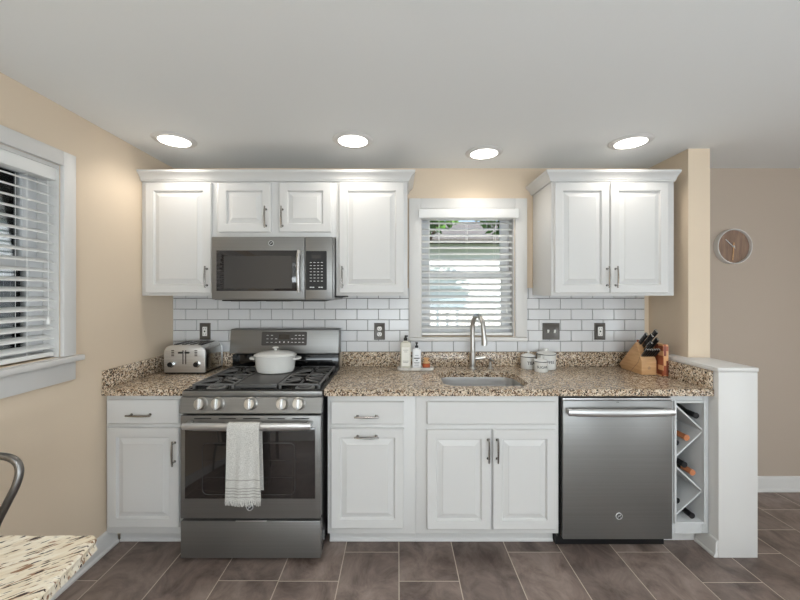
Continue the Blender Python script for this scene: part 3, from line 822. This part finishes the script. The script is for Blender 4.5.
# ------------------------------------------------------------------ microwave
mx0, mx1, mz0, mz1, md = -1.147, -.395, 1.383, 1.7735, .39
mw = thing('microwave', 'slate grey over-the-range microwave mounted under the short cabinet', 'microwave', ((mx0+mx1)/2, -.2, mz0))
b = MB(); b.box(mx0+.004, mx1-.001, -md+.03, -.02, mz0, mz1, .002); obj('body', b, 'steel_slate', mw)
xs = SX(304.8, .39)
b = MB(); b.box(mx0, xs-.0015, -md, -md+.029, mz0+.004, mz1-.002, .004); md_ = obj('microwave_door', b, 'steel_slate', mw)
b = MB(); b.box(xs+.0015, mx1-.008, -md, -md+.029, mz0+.004, mz1-.002, .004); mc = obj('control_side', b, 'steel_slate', mw)
fy = -md
wx0, wx1, wz0, wz1 = SX(216.5, .39), SX(299.5, .39), SZ(291, .39), SZ(250.5, .39)
b = MB(); b.box(wx0, wx1, fy-.002, fy-.0002, wz0, wz1, .001); wg = obj('door_glass', b, 'dark_glass', md_)
b = MB(); ix0, ix1, iz0, iz1 = SX(224, .39), SX(292, .39), SZ(288.5, .39), SZ(256, .39)
b.box(ix0, ix1, fy-.0028, fy-.0021, iz0, iz1)
obj('mesh_screen', b, 'panel_grey', wg)
b = MB()
for k in range(9):
    z = wz0+.02+k*(wz1-wz0-.04)/8; b.box(wx0+.006, SX(222, .39), fy-.0026, fy-.0021, z-.004, z+.004)
obj('vent_marks', b, 'panel_grey', wg)
hx = SX(298.8, .42)
b = MB(); pts = [(hx, fy-.030-.012*math.sin(PI*k/10), SZ(292, .42)+(SZ(250.5, .42)-SZ(292, .42))*k/10) for k in range(11)]
b.tube(pts, [.013]+[.0165]*9+[.013], 12, flat=(1.1, .7))
for z in (SZ(289, .42), SZ(253.5, .42)): b.box(hx-.01, hx+.01, fy-.032, fy-.0003, z-.008, z+.008, .003)
obj('handle', b, 'steel_light', md_)
b = MB(); cx0, cx1 = SX(306, .39), SX(326.8, .39)
b.prism(rrect(cx0, cx1, SZ(290, .39), SZ(251, .39), .006), fy-.002, fy-.0002, 'y'); cp = obj('keypad', b, 'black_plastic', mc)
b = MB(); b.box(cx0+.035, cx1-.035, fy-.0026, fy-.0021, SZ(258.5, .39), SZ(255, .39)); obj('screen', b, 'panel_grey', cp)
b = MB()
for j in range(7):
    for i in range(4):
        x = cx0+.03+i*(cx1-cx0-.06)/3; z = SZ(262.5+j*3.1, .39)
        b.box(x-.006, x+.006, fy-.0026, fy-.0021, z-.0018, z+.0018)
for x in (cx0+.03, cx0+.045, cx1-.045, cx1-.03): b.box(x-.006, x+.006, fy-.0026, fy-.0021, SZ(287.8, .39), SZ(286.8, .39))
obj('key_marks', b, 'mark_white', cp)
emblem(SX(271.2, .39), SZ(243.2, .39), fy, .0165, md_)
b = MB(); b.box(mx0+.05, mx1-.06, -md+.03, -.05, mz0-.008, mz0-.0005, .002)
obj('vent_grille', b, 'black_plastic', mw)
b = MB()
for k in range(3): b.box(mx0+.1+k*.22, mx0+.25+k*.22, -md+.045, -md+.12, mz0-.011, mz0-.0085)
obj('grease_filter', b, 'gunmetal', mw)
b = MB(); b.box(mx1-.02, mx1+.05, -md+.04, -.1, ZU0-.012, ZU0-.001, .002); o = obj('under_cabinet_plug', b, 'black_plastic')  # black plug piece beside the microwave vent, not a lamp
tag(o, 'small black plug piece under the cabinet right of the microwave', 'plug piece')

# ------------------------------------------------------------------ dishwasher
dx0, dx1 = .9065, 1.508
dwm = thing('dishwasher', 'slate grey built-in dishwasher with bar handle below the counter', 'dishwasher', ((dx0+dx1)/2, -.3, 0))
b = MB(); b.box(bx(560)+.003, 1.5105, -.59, -.03, .06, .8615); obj('tub', b, 'black_plastic', dwm)
b = MB(); b.box(bx(560)+.003, 1.508, -.565, -.52, .001, .058, .002); obj('kick_plate', b, 'black_plastic', dwm)
b = MB(); b.box(dx0, dx1, -.63, -.5905, .072, .836, .005); dd = obj('dishwasher_door', b, 'steel_slate', dwm)
b = MB(); b.box(dx0, dx1, -.627, -.5905, .8375, .846, .001); obj('top_edge', b, 'steel_light', dwm)
b = MB(); z = .748+.01
pts = [(.918+.572*k/10, -.668-.012*math.sin(PI*k/10), SZ(413, .675)) for k in range(11)]
b.tube(pts, [.016]+[.019]*9+[.016], 14, flat=(.7, 1.1))
for hx in (.936, 1.472): b.box(hx-.015, hx+.015, -.668, -.6302, SZ(413, .675)-.013, SZ(413, .675)+.013, .005)
obj('handle', b, 'steel_light', dd)
emblem(SX(619, .63), SZ(516, .63), -.63, .0185, dd)
b = MB()
b.box(1.2, 1.214, -.6303, -.6295, .825, .828); obj('indicator', b, 'black_plastic', dd)

# ------------------------------------------------------------------ toaster
tX0, tX1, tY0, tY1 = -1.517, -1.249, -.272, -.03
to = thing('toaster', 'stainless four-slice toaster on the left counter beside the range', 'toaster', ((tX0+tX1)/2, (tY0+tY1)/2, ZC1+.001))
def tprof(i, z0, z1): return [(tX0+i, z0), (tX1-i, z0)]+arc(tX1-i-.05, z1-.05, .05, 0, PI/2, 7)+arc(tX0+i+.05, z1-.05, .05, PI/2, PI, 7)
b = MB(); b.prism(tprof(.004, .913, 1.088), tY0+.016, tY1-.012, 'y'); obj('shell', b, 'chrome', to)
b = MB(); b.prism(tprof(0, .911, 1.086), tY0, tY0+.0155, 'y', .003); fc = obj('face_plate', b, 'steel_light', to)
b = MB(); b.prism(tprof(0, .911, 1.086), tY1-.0115, tY1, 'y', .003); obj('rear_plate', b, 'steel_light', to)
b = MB(); b.box(tX0+.006, tX1-.006, tY0+.004, tY1-.004, .9015, .912, .002); obj('base', b, 'black_plastic', to)
for k in range(4):
    x = tX0+.055+k*.053; b = MB(); b.box(x-.012, x+.012, tY0+.035, tY1-.03, 1.0885, 1.0905, .001); obj('slot', b, 'black_plastic', to)
tc_ = (tX0+tX1)/2
for s in (-1, 1):
    b = MB(); b.box(tc_+s*.009-.003, tc_+s*.009+.003, tY0-.0006, tY0, .965, 1.055); obj('lever_slot', b, 'black_plastic', fc)
    b = MB(); b.box(tc_+s*.0215-.014, tc_+s*.0215+.014, tY0-.014, tY0-.001, 1.035, 1.046, .003); obj('lever', b, 'black_plastic', fc)
    b = MB(); b.lathe([(0, 0), (.021, 0), (.021, .004), (.017, .006), (.016, .018), (0, .019)], (tc_+s*.083, tY0-.0005, .965), 'y', 24); kn = obj('dial', b, 'chrome', fc)
    b = MB(); b.lathe([(0, .0192), (.0155, .0192), (.0155, .021), (0, .021)], (tc_+s*.083, tY0-.0005, .965), 'y', 24); obj('dial_cap', b, 'black_plastic', kn)
    b = MB()
    for q in range(4): b.box(tc_+s*.075-.009, tc_+s*.075+.009, tY0-.0015, tY0-.0001, 1.02+q*.011-.003, 1.02+q*.011+.003, .0005)
    obj('push_buttons', b, 'panel_grey', fc)

# ------------------------------------------------------------------ outlets and switches
def plate(name, label, cat, x, kind, wd):
    z = SZ(331.3, .012); y = -.0108
    t_ = thing(name, label, cat, (x, y, z))
    b = MB(); h = .06
    b.loops([[(x+i*a, yy, z+j*c) for a, c in ((-1, -1), (1, -1), (1, 1), (-1, 1))] for i, j, yy in ((wd, h, y), (wd, h, y-.003), (wd-.004, h-.004, y-.0065), (wd-.01, h-.01, y-.0065), (wd-.012, h-.012, y-.0052))])
    pl = obj('cover_plate', b, 'outlet_plate', t_)
    if kind == 'duplex':
        for s in (-1, 1):
            b = MB(); b.prism(rrect(x-.017, x+.017, z+s*.02-.0145, z+s*.02+.0145, .012), y-.0085, y-.0053, 'y'); rc_ = obj('receptacle', b, 'outlet_white', t_)
            b = MB(); b.box(x-.008, x-.0055, y-.009, y-.0086, z+s*.02-.003, z+s*.02+.006); b.box(x+.0055, x+.008, y-.009, y-.0086, z+s*.02-.003, z+s*.02+.006)
            b.lathe([(0, .0086), (.0025, .0086), (.0025, .009), (0, .009)], (x, y, z+s*.02-.008), 'y', 8)
            obj('slots', b, 'black_plastic', rc_)
    elif kind == 'decor':
        b = MB(); b.box(x-.0165, x+.0165, y-.009, y-.0053, z-.033, z+.033, .001); rc_ = obj('receptacle', b, 'outlet_white', t_)
        b = MB()
        for s in (-1, 1):
            b.box(x-.008, x-.0055, y-.0095, y-.0091, z+s*.02-.004, z+s*.02+.004); b.box(x+.0055, x+.008, y-.0095, y-.0091, z+s*.02-.004, z+s*.02+.004)
        b.box(x-.005, x+.005, y-.0105, y-.0091, z-.005, z+.005)
        obj('slots', b, 'panel_grey', rc_)
    else:
        for s in (-1, 1):
            b = MB(); b.prism([(y-.0053, z-.012), (y-.008, z-.011), (y-.017, z+.006), (y-.016, z+.013), (y-.0053, z+.012)], x+s*.023-.0055, x+s*.023+.0055, 'x', .001); obj('toggle', b, 'outlet_white', t_)
plate('wall_outlet', 'grey wall outlet with white rocker face above the toaster', 'outlet', SX(205.2, .012), 'decor', .039)
plate('wall_outlet', 'grey duplex outlet between the range and the sink', 'outlet', SX(379.5, .012), 'duplex', .039)
plate('light_switch', 'grey double light switch with two white toggles above the canisters', 'switch', SX(551, .012), 'toggle', .061)
plate('wall_outlet', 'grey outlet with white face left of the knife block', 'outlet', SX(599.8, .012), 'decor', .039)

# ------------------------------------------------------------------ soap tray group
trx0, trx1, try0, try1 = SX(397.5, .18), SX(434, .18), -.186, -.098
b = MB(); rings = []
for i, z in ((.006, 0), (0, .006), (0, .02), (.003, .022), (.008, .022), (.01, .014)):
    rings.append([(x, y, ZC1+.001+z) for x, y in rrect(trx0+i, trx1-i, try0+i, try1-i, .034-i*.9, 6)])
b.loops(rings); o = obj('soap_tray', b, 'marble'); o.name = 'soap_tray'; tag(o, 'small marble tray holding bottles left of the sink', 'tray')
zt = ZC1+.0155
x1_ = SX(405.6, .145)
t_ = thing('soap_bottle', 'tall pale glass soap bottle with black cap on the marble tray', 'bottle', (x1_, -.142, zt))
b = MB(); b.loops([[(x, y, zt+z) for x, y in rrect(x1_-.036+i, x1_+.036-i, -.142-.03+i, -.142+.03-i, .012-min(i, .01)*.5, 4)] for i, z in ((.002, 0), (0, .004), (0, .166), (.004, .174), (.018, .181), (.020, .186))]); obj('bottle_body', b, 'soap_bottle', t_)
b = MB(); b.box(x1_-.026, x1_+.026, -.1732, -.1723, zt+.018, zt+.145); lb = obj('bottle_label', b, 'paper_label', t_)
b = MB()
for z, wv in ((.124, .018), (.112, .012), (.05, .02), (.041, .016)): b.box(x1_-wv, x1_+wv, -.1738, -.1733, zt+z, zt+z+.0022)
obj('print', b, 'outlet_plate', lb)
b = MB(); b.lathe([(0, .1865), (.0125, .1865), (.0125, .204), (.008, .206), (.008, .212), (0, .212)], (x1_, -.142, zt), 'z', 16); b.box(x1_-.007, x1_+.016, -.152, -.132, zt+.212, zt+.221, .002); obj('cap', b, 'black_plastic', t_)
x2_ = SX(416.6, .145)
t_ = thing('pump_bottle', 'white pump bottle with dark print on the marble tray', 'bottle', (x2_, -.148, zt))
b = MB(); b.loops([[(x, y, zt+z) for x, y in rrect(x2_-.030+i, x2_+.030-i, -.148-.021+i*.7, -.148+.021-i*.7, .012-min(i, .01)*.5, 4)] for i, z in ((.002, 0), (0, .004), (0, .118), (.003, .126), (.014, .13), (.015, .138))]); obj('bottle_body', b, 'lotion_bottle', t_)
b = MB()
for z, wv, h in ((.088, .012, .002), (.066, .020, .007), (.052, .007, .005), (.038, .018, .003), (.03, .014, .002), (.018, .016, .002)): b.box(x2_-wv, x2_+wv, -.1697, -.1691, zt+z, zt+z+h)
obj('print', b, 'panel_grey', t_)
b = MB(); b.lathe([(0, .1385), (.011, .1385), (.011, .152), (.005, .153), (.005, .166), (0, .166)], (x2_, -.148, zt), 'z', 14); b.box(x2_-.008, x2_+.008, -.165, -.14, zt+.166, zt+.175, .002); obj('pump', b, 'black_plastic', t_)
x3_ = SX(426.3, .145)
t_ = thing('dish_brush', 'round wooden dish brush with reddish bristles at the tray end', 'brush', (x3_, -.142, zt))
b = MB(); b.lathe([(0, 0), (.024, 0), (.027, .012), (.025, .03), (0, .03)], (x3_, -.142, zt), 'z', 22); obj('bristles', b, 'brush_red', t_)
b = MB(); b.lathe([(0, .0305), (.020, .0305), (.024, .036), (.022, .044), (.013, .05), (.015, .056), (.021, .062), (.019, .069), (0, .072)], (x3_, -.142, zt), 'z', 22); obj('brush_handle', b, 'maple', t_)

# ------------------------------------------------------------------ canisters
def canister(x, d, r, h, txt, size, label, arc0=0):
    z = ZC1+.001
    t_ = thing('canister', label, 'canister', (x, -d, z), group='lettered enamel canisters')
    b = MB(); b.lathe([(0, 0), (r*.95, 0), (r, .004), (r, h-.004), (r*1.01, h), (0, h)], (x, -d, z), 'z', 36); obj('canister_body', b, 'white_enamel', t_)
    b = MB(); b.lathe([(0, .0005), (r*1.05, .0005), (r*1.06, .003), (r*1.02, .005), (0, .005)], (x, -d, z+h), 'z', 36); obj('rim', b, 'black_rim', t_)
    b = MB(); b.lathe([(0, .0055), (r*1.0, .0055), (r*.95, .011), (r*.5, .02), (r*.16, .024), (r*.14, .029), (r*.24, .033), (r*.22, .039), (0, .041)], (x, -d, z+h), 'z', 36); obj('lid', b, 'white_enamel', t_)
    tb = text_mesh(txt, size, .0006, size*.012)
    ang0 = math.atan2(x, DC-d)       # the lettering faces the middle of the room
    for v in tb.verts:
        a = v.co.x/r-ang0*.5+arc0; rr_ = r+.0004+max(0, v.co.z)
        v.co = Vector((x+rr_*math.sin(a), -d-rr_*math.cos(a), z+h*.52+v.co.y))
    b = MB(); b.merge(tb); obj('lettering', b, 'black_rim', t_)
canister(.910, .082, .050, .080, 'TEA', .030, 'medium white enamel canister lettered TEA, left of the three', .25)
canister(1.032, .096, .063, .100, 'COFFEE', .027, 'largest white enamel canister lettered COFFEE, at the back right', -.05)
canister(.958, .190, .043, .066, 'SUGAR', .023, 'smallest white enamel canister lettered SUGAR, in front of the others', .05)

# ------------------------------------------------------------------ knife block
kb = thing('knife_block', 'slanted maple knife block full of black handled knives in the counter corner', 'knife block', (1.607, -.18, ZC1+.001))
kx0, kx1 = 1.562, 1.655
z0 = ZC1+.0012
A, B_, F_, E_, G_ = (-.056, z0+.026), (-.235, z0+.203), (-.298, z0+.088), (-.298, z0), (-.085, z0)
b = MB(); b.prism([A, B_, F_, E_, G_], kx0, kx1, 'x', .002); kbody = obj('block', b, 'maple', kb)
b = MB(); b.tube([(kx0-.0004, -.185, z0+.001), (kx0-.0004, -.262, z0+.075), (kx0-.0004, -.282, z0+.12)], .0009, 5); obj('seam', b, 'cherry', kb)
b = MB(); b.tube([((kx0+kx1)/2+.008*math.cos(a*PI/4), -.2984, z0+.045+.008*math.sin(a*PI/4)) for a in range(8)], .0008, 5, closed=True)
for s in (-1, 1): b.tube([((kx0+kx1)/2, -.2984, z0+.047), ((kx0+kx1)/2+s*.006, -.2984, z0+.035)], .0008, 5)
b.tube([((kx0+kx1)/2, -.2984, z0+.047), ((kx0+kx1)/2, -.2984, z0+.055)], .0008, 5)
obj('stamped_mark', b, 'wood_dark', kb)
dirk = Vector((0, -.71, .705)).normalized()
def knife(fx, t, L, wd, label, grp, steel=False):
    p = Vector((kx0+(kx1-kx0)*fx, B_[0]+(F_[0]-B_[0])*t, B_[1]+(F_[1]-B_[1])*t))
    t_ = thing('kitchen_knife', label, 'knife', tuple(p), group=grp)
    M = Matrix.Translation(p) @ Matrix.Rotation(math.radians(-90-45), 4, 'X') @ Matrix.Identity(4)
    # local frame: z along the knife
    R3 = dirk.to_track_quat('Z', 'X').to_matrix().to_4x4()
    M = Matrix.Translation(p) @ R3
    up = Vector((1, 0, 0)); zc = dirk; yc = zc.cross(up).normalized()
    M = Matrix(((up.x, yc.x, zc.x, p.x), (up.y, yc.y, zc.y, p.y), (up.z, yc.z, zc.z, p.z), (0, 0, 0, 1)))
    b = MB(); b.box(-.0045, .0045, -wd*.42, wd*.42, .001, .012, .001); b.xform(M); obj('bolster', b, 'chrome', t_)
    b = MB(); b.box(-.0052, .0052, -wd*.5, wd*.5, L-.006, L, .0015); b.xform(M); obj('end_cap', b, 'chrome', t_)
    b = MB(); rings = []
    for z, k in ((.012, .40), (.03, .44), (L*.5, .38), (L*.8, .46), (L-.006, .52)):
        rings.append([(x, y-.003*math.sin(z/L*PI), z) for x, y in rrect(-.0065, .0065, -wd*k, wd*k, .004, 3)])
    b.loops(rings); b.xform(M); obj('knife_handle', b, 'steel_light' if steel else 'black_plastic', t_)
    if not steel:
        b = MB()
        for z in (.03, L*.5, L*.8): b.lathe([(0, -.0072), (.0022, -.0072), (.0022, .0072), (0, .0072)], (0, 0, z), 'x', 8)
        b.box(-.0035, .0035, wd*.40, wd*.52, .012, L-.006); b.xform(M); obj('rivet', b, 'chrome', t_)
knife(.22, .10, .105, .026, 'dark round handled sharpening steel at the top left of the knife block', None)
knife(.72, .10, .135, .028, 'long black handled knife at the top right of the knife block', None)
knife(.40, .27, .125, .028, 'black handled knife in the upper middle of the knife block', None)
knife(.75, .40, .115, .026, 'black handled knife in the right middle of the knife block', None)
knife(.38, .50, .10, .024, 'short black handled knife in the left middle of the knife block', None)
for i in range(6): knife(.09+i*.16, .76, .08, .015, 'small black steak knife in the bottom row of the knife block', 'steak knives in the bottom row of the block')
b = MB(); b.prism(rrect(-.345, -.09, z0, z0+.2, .008), 1.664, 1.697, 'x')
o = obj('cutting_board', b, 'board_blocks'); tag(o, 'checkered wooden cutting board standing on edge right of the knife block', 'cutting board')

# ------------------------------------------------------------------ clock
cx, cz, R = 2.402, 1.759, .125
ck = thing('wall_clock', 'round wall clock with white rim and wood face on the dining wall', 'clock', (cx, -.001, cz))
b = MB(); b.lathe([(0, 0), (R, 0), (R, .034), (R-.002, .036), (R-.006, .036), (R-.0065, .034), (R-.0065, .012), (0, .012)], (cx, -.001, cz), 'y', 56); obj('rim', b, 'trim_paint', ck)
b = MB(); b.lathe([(0, .0125), (R-.007, .0125), (R-.007, .015), (0, .015)], (cx, -.001, cz), 'y', 56); obj('dial', b, 'wood_dark', ck)
def hand(a, L, w_, tail, name, m):
    b = MB(); b.box(-w_, w_, -.0215, -.019, -tail, L, .001); b.xform(Matrix.Translation((cx, 0, cz)) @ Matrix.Rotation(a, 4, 'Y')); obj(name, b, m, ck)
hand(math.radians(-47), .075, .0028, .018, 'hour_hand', 'mark_white')
b = MB(); b.box(-.0038, .0038, -.025, -.0225, -.028, .1, .001); b.xform(Matrix.Translation((cx, 0, cz)) @ Matrix.Rotation(math.radians(184), 4, 'Y')); obj('minute_hand', b, 'maple', ck)
b = MB(); b.lathe([(0, .016), (.006, .016), (.006, .027), (0, .027)], (cx, -.001, cz), 'y', 16); obj('hub', b, 'mark_white', ck)

# ------------------------------------------------------------------ recessed lights
def downlight(x, d, label, first):
    t_ = thing('recessed_light', label, 'ceiling light', (x, -d, HC), group='recessed ceiling lights', local=True)
    b = MB(); b.lathe([(.085, -.004), (.112, -.001), (.118, -.003), (.112, -.008), (.09, -.014), (.085, -.012), (.085, -.004)], (0, 0, 0), 'z', 40); obj('trim_ring', b, 'trim_paint', t_)
    b = MB(); b.lathe([(0, -.001), (.0845, -.001), (.0845, -.0105), (.06, -.012), (0, -.012)], (0, 0, 0), 'z', 40); obj('lens', b, 'lens_glow', t_)
    l = bpy.data.lights.new('recessed_lamp', 'SPOT'); l.energy = DOWN_E*PI; l.spot_size = math.radians(150); l.spot_blend = .6; l.shadow_soft_size = .08; l.color = (1, .94, .86)
    lo = bpy.data.objects.new('recessed_lamp', l); C.objects.link(lo); lo.parent = t_; lo.location = (0, 0, -.03)
    return t_
d0 = downlight(-1.31, .495, 'glowing round recessed ceiling light nearest the left wall', True)
for x, d, lab in ((-.264, .495, 'glowing round recessed ceiling light in front of the right end of the long cabinet run'),
                  (.55, .30, 'glowing round recessed ceiling light above the window and sink'),
                  (1.38, .47, 'glowing round recessed ceiling light above the cabinet right of the window')):
    dup(d0, (x, -d, HC), 0, lab)
for x, d, lab in ((-.9, 3.0, 'added unseen fill lamp behind the camera on the left'), (.9, 3.0, 'added unseen fill lamp behind the camera on the right'),
                  (3.0, 1.9, 'added unseen fill lamp over the dining side')):  # extra lamps out of view, added to brighten floor, walls and ceiling
    q_ = dup(d0, (x, -d, HC), 0, lab)
    for o_ in q_.children:
        if o_.type == 'LIGHT':
            o_.data = o_.data.copy(); o_.data.energy = REAR_E*PI; o_.data.color = (.94, .97, 1)
            if x < 0: o_.data.energy *= 1.7

# ------------------------------------------------------------------ granite table and metal chair
tb_ = thing('granite_table', 'pale granite topped table at the lower left, mostly outside the view', 'table', (-1.15, -1.95, 0))
TZ = .76
P = [(-1.56, -1.629), (-.835, -1.629), (-.819, -1.642), (-.797, -1.78), (-.73, -2.25), (-1.56, -2.25)]
b = MB(); t = bmesh.new(); Lp = []
q = []
for i in range(len(P)):
    a, c_ = Vector(P[i]), Vector(P[(i+1) % len(P)]); n = max(1, int((c_-a).length/.02))
    for k in range(n): q.append(a.lerp(c_, k/n))
cen = Vector((-1.15, -1.95))
def jit(i, z):
    return [(p+(cen-p).normalized()*(i+random.uniform(-.0025, .0025))) for p in q]
rings = []
for i, z in ((.008, TZ-.040), (-.002, TZ-.032), (.001, TZ-.018), (-.001, TZ-.006), (.005, TZ)):
    rings.append([(p.x, p.y, z) for p in jit(i, z)])
b.loops(rings); obj('table_top', b, 'granite_table', tb_, sharp=20)
for x, y in ((-1.48, -1.72), (-.92, -1.72), (-1.48, -2.16), (-.86, -2.16)):
    b = MB(); b.box(x-.025, x+.025, y-.025, y+.025, .001, TZ-.041, .003); obj('leg', b, 'black_enamel', tb_)
b = MB(); b.box(-1.48, -.92, -1.735, -1.705, TZ-.08, TZ-.041, .002); b.box(-1.48, -.86, -2.175, -2.145, TZ-.08, TZ-.041, .002); obj('rail', b, 'black_enamel', tb_)

chx, chy = -1.40, -1.62
ch = thing('metal_chair', 'gunmetal grey cafe chair with a curved tube back behind the granite table', 'chair', (chx, chy, 0))
yb = -1.435
half = [(0, .892), (.06, .8915), (.115, .887), (.148, .872), (.163, .846), (.160, .805), (.142, .755), (.117, .69), (.104, .63), (.098, .56), (.10, .46)]
pts = [(chx-x, yb-(z_-.89)*-.0-(.89-z_)*.16, z_) for x, z_ in half[::-1]]+[(chx+x, yb-(.89-z_)*.16, z_) for x, z_ in half[1:]]
# refine
def catmull(pts, n=5):
    P = [Vector(p) for p in pts]; o = []
    for i in range(len(P)-1):
        p0, p1, p2, p3 = P[max(i-1, 0)], P[i], P[i+1], P[min(i+2, len(P)-1)]
        for k in range(n):
            t = k/n; o.append(.5*((2*p1)+(-p0+p2)*t+(2*p0-5*p1+4*p2-p3)*t*t+(-p0+3*p1-3*p2+p3)*t**3))
    return o+[P[-1]]
b = MB(); b.tube(catmull(pts), .0115, 12); obj('back_frame', b, 'gunmetal', ch)
b = MB(); b.prism([(chx-.045, .455), (chx+.045, .455), (chx+.06, .884), (chx-.06, .884)], -.003, .003, 'y')
for v in b.bm.verts: v.co.y += yb-(.89-v.co.z)*.16
obj('back_splat', b, 'gunmetal', ch)
b = MB(); b.loops([[(x, y, z) for x, y in rrect(chx-.18+i, chx+.18-i, yb-.415+i, yb-.055-i, .05, 5)] for i, z in ((.004, .42), (0, .424), (0, .446), (.006, .452), (.03, .449))]); obj('seat', b, 'gunmetal', ch)
for sx in (-1, 1):
    for (ya, yb2) in ((yb-.09, yb-.0), (yb-.38, yb-.44)):
        b = MB(); b.tube([(chx+sx*.155, ya, .42), (chx+sx*.19, yb2, .002)], [.016, .012], 10, flat=(1, .8)); obj('leg', b, 'gunmetal', ch)

# ------------------------------------------------------------------ outside
b = MB(); b.box(-22, 22, -14, 26, -.75, -.6); o = struct('ground', b, 'grass')
def siding_wall(b, x0, x1, y0, y1, z0, z1, axis, face):
    """clapboards: stacked slightly tilted strips on one face"""
    z = z0
    while z < z1:
        zt = min(z+.12, z1)
        if axis == 'y':    # wall plane at y=face looking -y
            b.prism([(face, z), (face-.022, z), (face-.006, zt), (face, zt)], x0, x1, 'x')
        else:              # wall plane at x=face looking +x
            b.prism([(face, z), (face+.022, z), (face+.006, zt), (face, zt)], y0, y1, 'y')
        z += .12
hs = thing('neighbor_house', 'light sided neighbouring house seen through the window above the sink', 'house', (1.5, 10, -.6))
b = MB(); b.box(-5.5, 8.5, 8, 12, -.6, 2.9); siding_wall(b, -5.5, 8.5, 0, 0, -.6, 2.9, 'y', 8); obj('siding', b, 'siding_white', hs)
b = MB(); b.prism([(7.6, 2.95), (10, 3.9), (12.4, 2.95), (12.4, 2.85), (7.6, 2.85)], -5.9, 8.9, 'x'); obj('roof', b, 'roof_shingle', hs)
for x in (-3.2, 6):
    b = MB(); b.box(x-.55, x+.55, 7.92, 7.999, .6, 2.2, .01); wf = obj('house_window', b, 'trim_paint', hs)
    b = MB(); b.box(x-.47, x+.47, 7.91, 7.919, .68, 1.37); b.box(x-.47, x+.47, 7.91, 7.919, 1.43, 2.12); obj('pane', b, 'dark_glass', wf)
b = MB(); z = -.6
fn = thing('wooden_fence', 'weathered picket fence outside the window above the sink', 'fence', (1.0, 3.6, -.6))
b = MB()
for k in range(36): b.box(-2.2+k*.17, -2.2+k*.17+.13, 3.6, 3.62, -.59, 1.12, .004)
obj('pickets', b, 'fence_wood', fn)
b = MB(); b.box(-2.2, 3.9, 3.622, 3.67, -.2, -.1); b.box(-2.2, 3.9, 3.622, 3.67, .75, .85); obj('rail', b, 'fence_wood', fn)
def tree(x, y, h, r, label, seed):
    rnd = random.Random(seed)
    t_ = thing('leafy_tree', label, 'tree', (x, y, -.6))
    b = MB(); b.tube([(x, y, -.59), (x+.05, y, h*.3), (x, y+.05, h*.62)], [.16, .12, .07], 9)
    for k in range(5):
        a = k*1.3; b.tube([(x, y, h*.4), (x+r*.5*math.cos(a), y+r*.5*math.sin(a), h*.62)], [.06, .02], 6)
    obj('trunk', b, 'bark', t_)
    t = bmesh.new()
    for k in range(2600):
        a, bb_ = rnd.uniform(0, 2*PI), math.acos(rnd.uniform(-1, 1)); q_ = r*rnd.uniform(.35, 1)
        c_ = Vector((x+q_*math.sin(bb_)*math.cos(a), y+q_*math.sin(bb_)*math.sin(a), h*.72+q_*.8*math.cos(bb_)))
        u = Vector((rnd.uniform(-1, 1), rnd.uniform(-1, 1), rnd.uniform(-1, 1))).normalized(); v = u.cross(Vector((rnd.uniform(-1, 1), rnd.uniform(-1, 1), rnd.uniform(-1, 1)))).normalized()
        s = rnd.uniform(.05, .11)
        t.faces.new([t.verts.new(c_+u*s*1.5), t.verts.new(c_+v*s*.6), t.verts.new(c_-u*s*1.5), t.verts.new(c_-v*s*.6)])
    b = MB(); b.merge(t); f_ = obj('foliage', b, 'leaf', t_)
tree(.35, 5.2, 4.9, 1.17, 'leafy green tree seen through the upper window above the sink', 3)
tree(2.75, 5.4, 4.9, 1.17, 'smaller leafy tree to the right beyond the sink window', 5)
h2 = thing('side_house', 'grey sided house with black shuttered windows seen through the left window', 'house', (-7.0, -1.0, -.6))
b = MB(); b.box(-9.5, -4.6, -7, 5, -.6, 4.8); siding_wall(b, 0, 0, -7, 5, -.6, 4.8, 'x', -4.6); obj('siding', b, 'siding_grey', h2)
for y in (-2.2, .1, 2.3, 3.9):
    for z in (.25, 2.3):
        b = MB(); b.box(-4.58, -4.53, y-.5, y+.5, z, z+1.35, .01); wf = obj('house_window', b, 'trim_paint', h2)
        b = MB(); b.box(-4.529, -4.52, y-.42, y+.42, z+.08, z+.64); b.box(-4.529, -4.52, y-.42, y+.42, z+.7, z+1.27); obj('pane', b, 'dark_glass', wf)
        for s in (-1, 1):
            b = MB(); b.box(-4.578, -4.545, y+s*.72-.18, y+s*.72+.18, z-.02, z+1.37, .005); obj('shutter', b, 'shutter_black', h2)
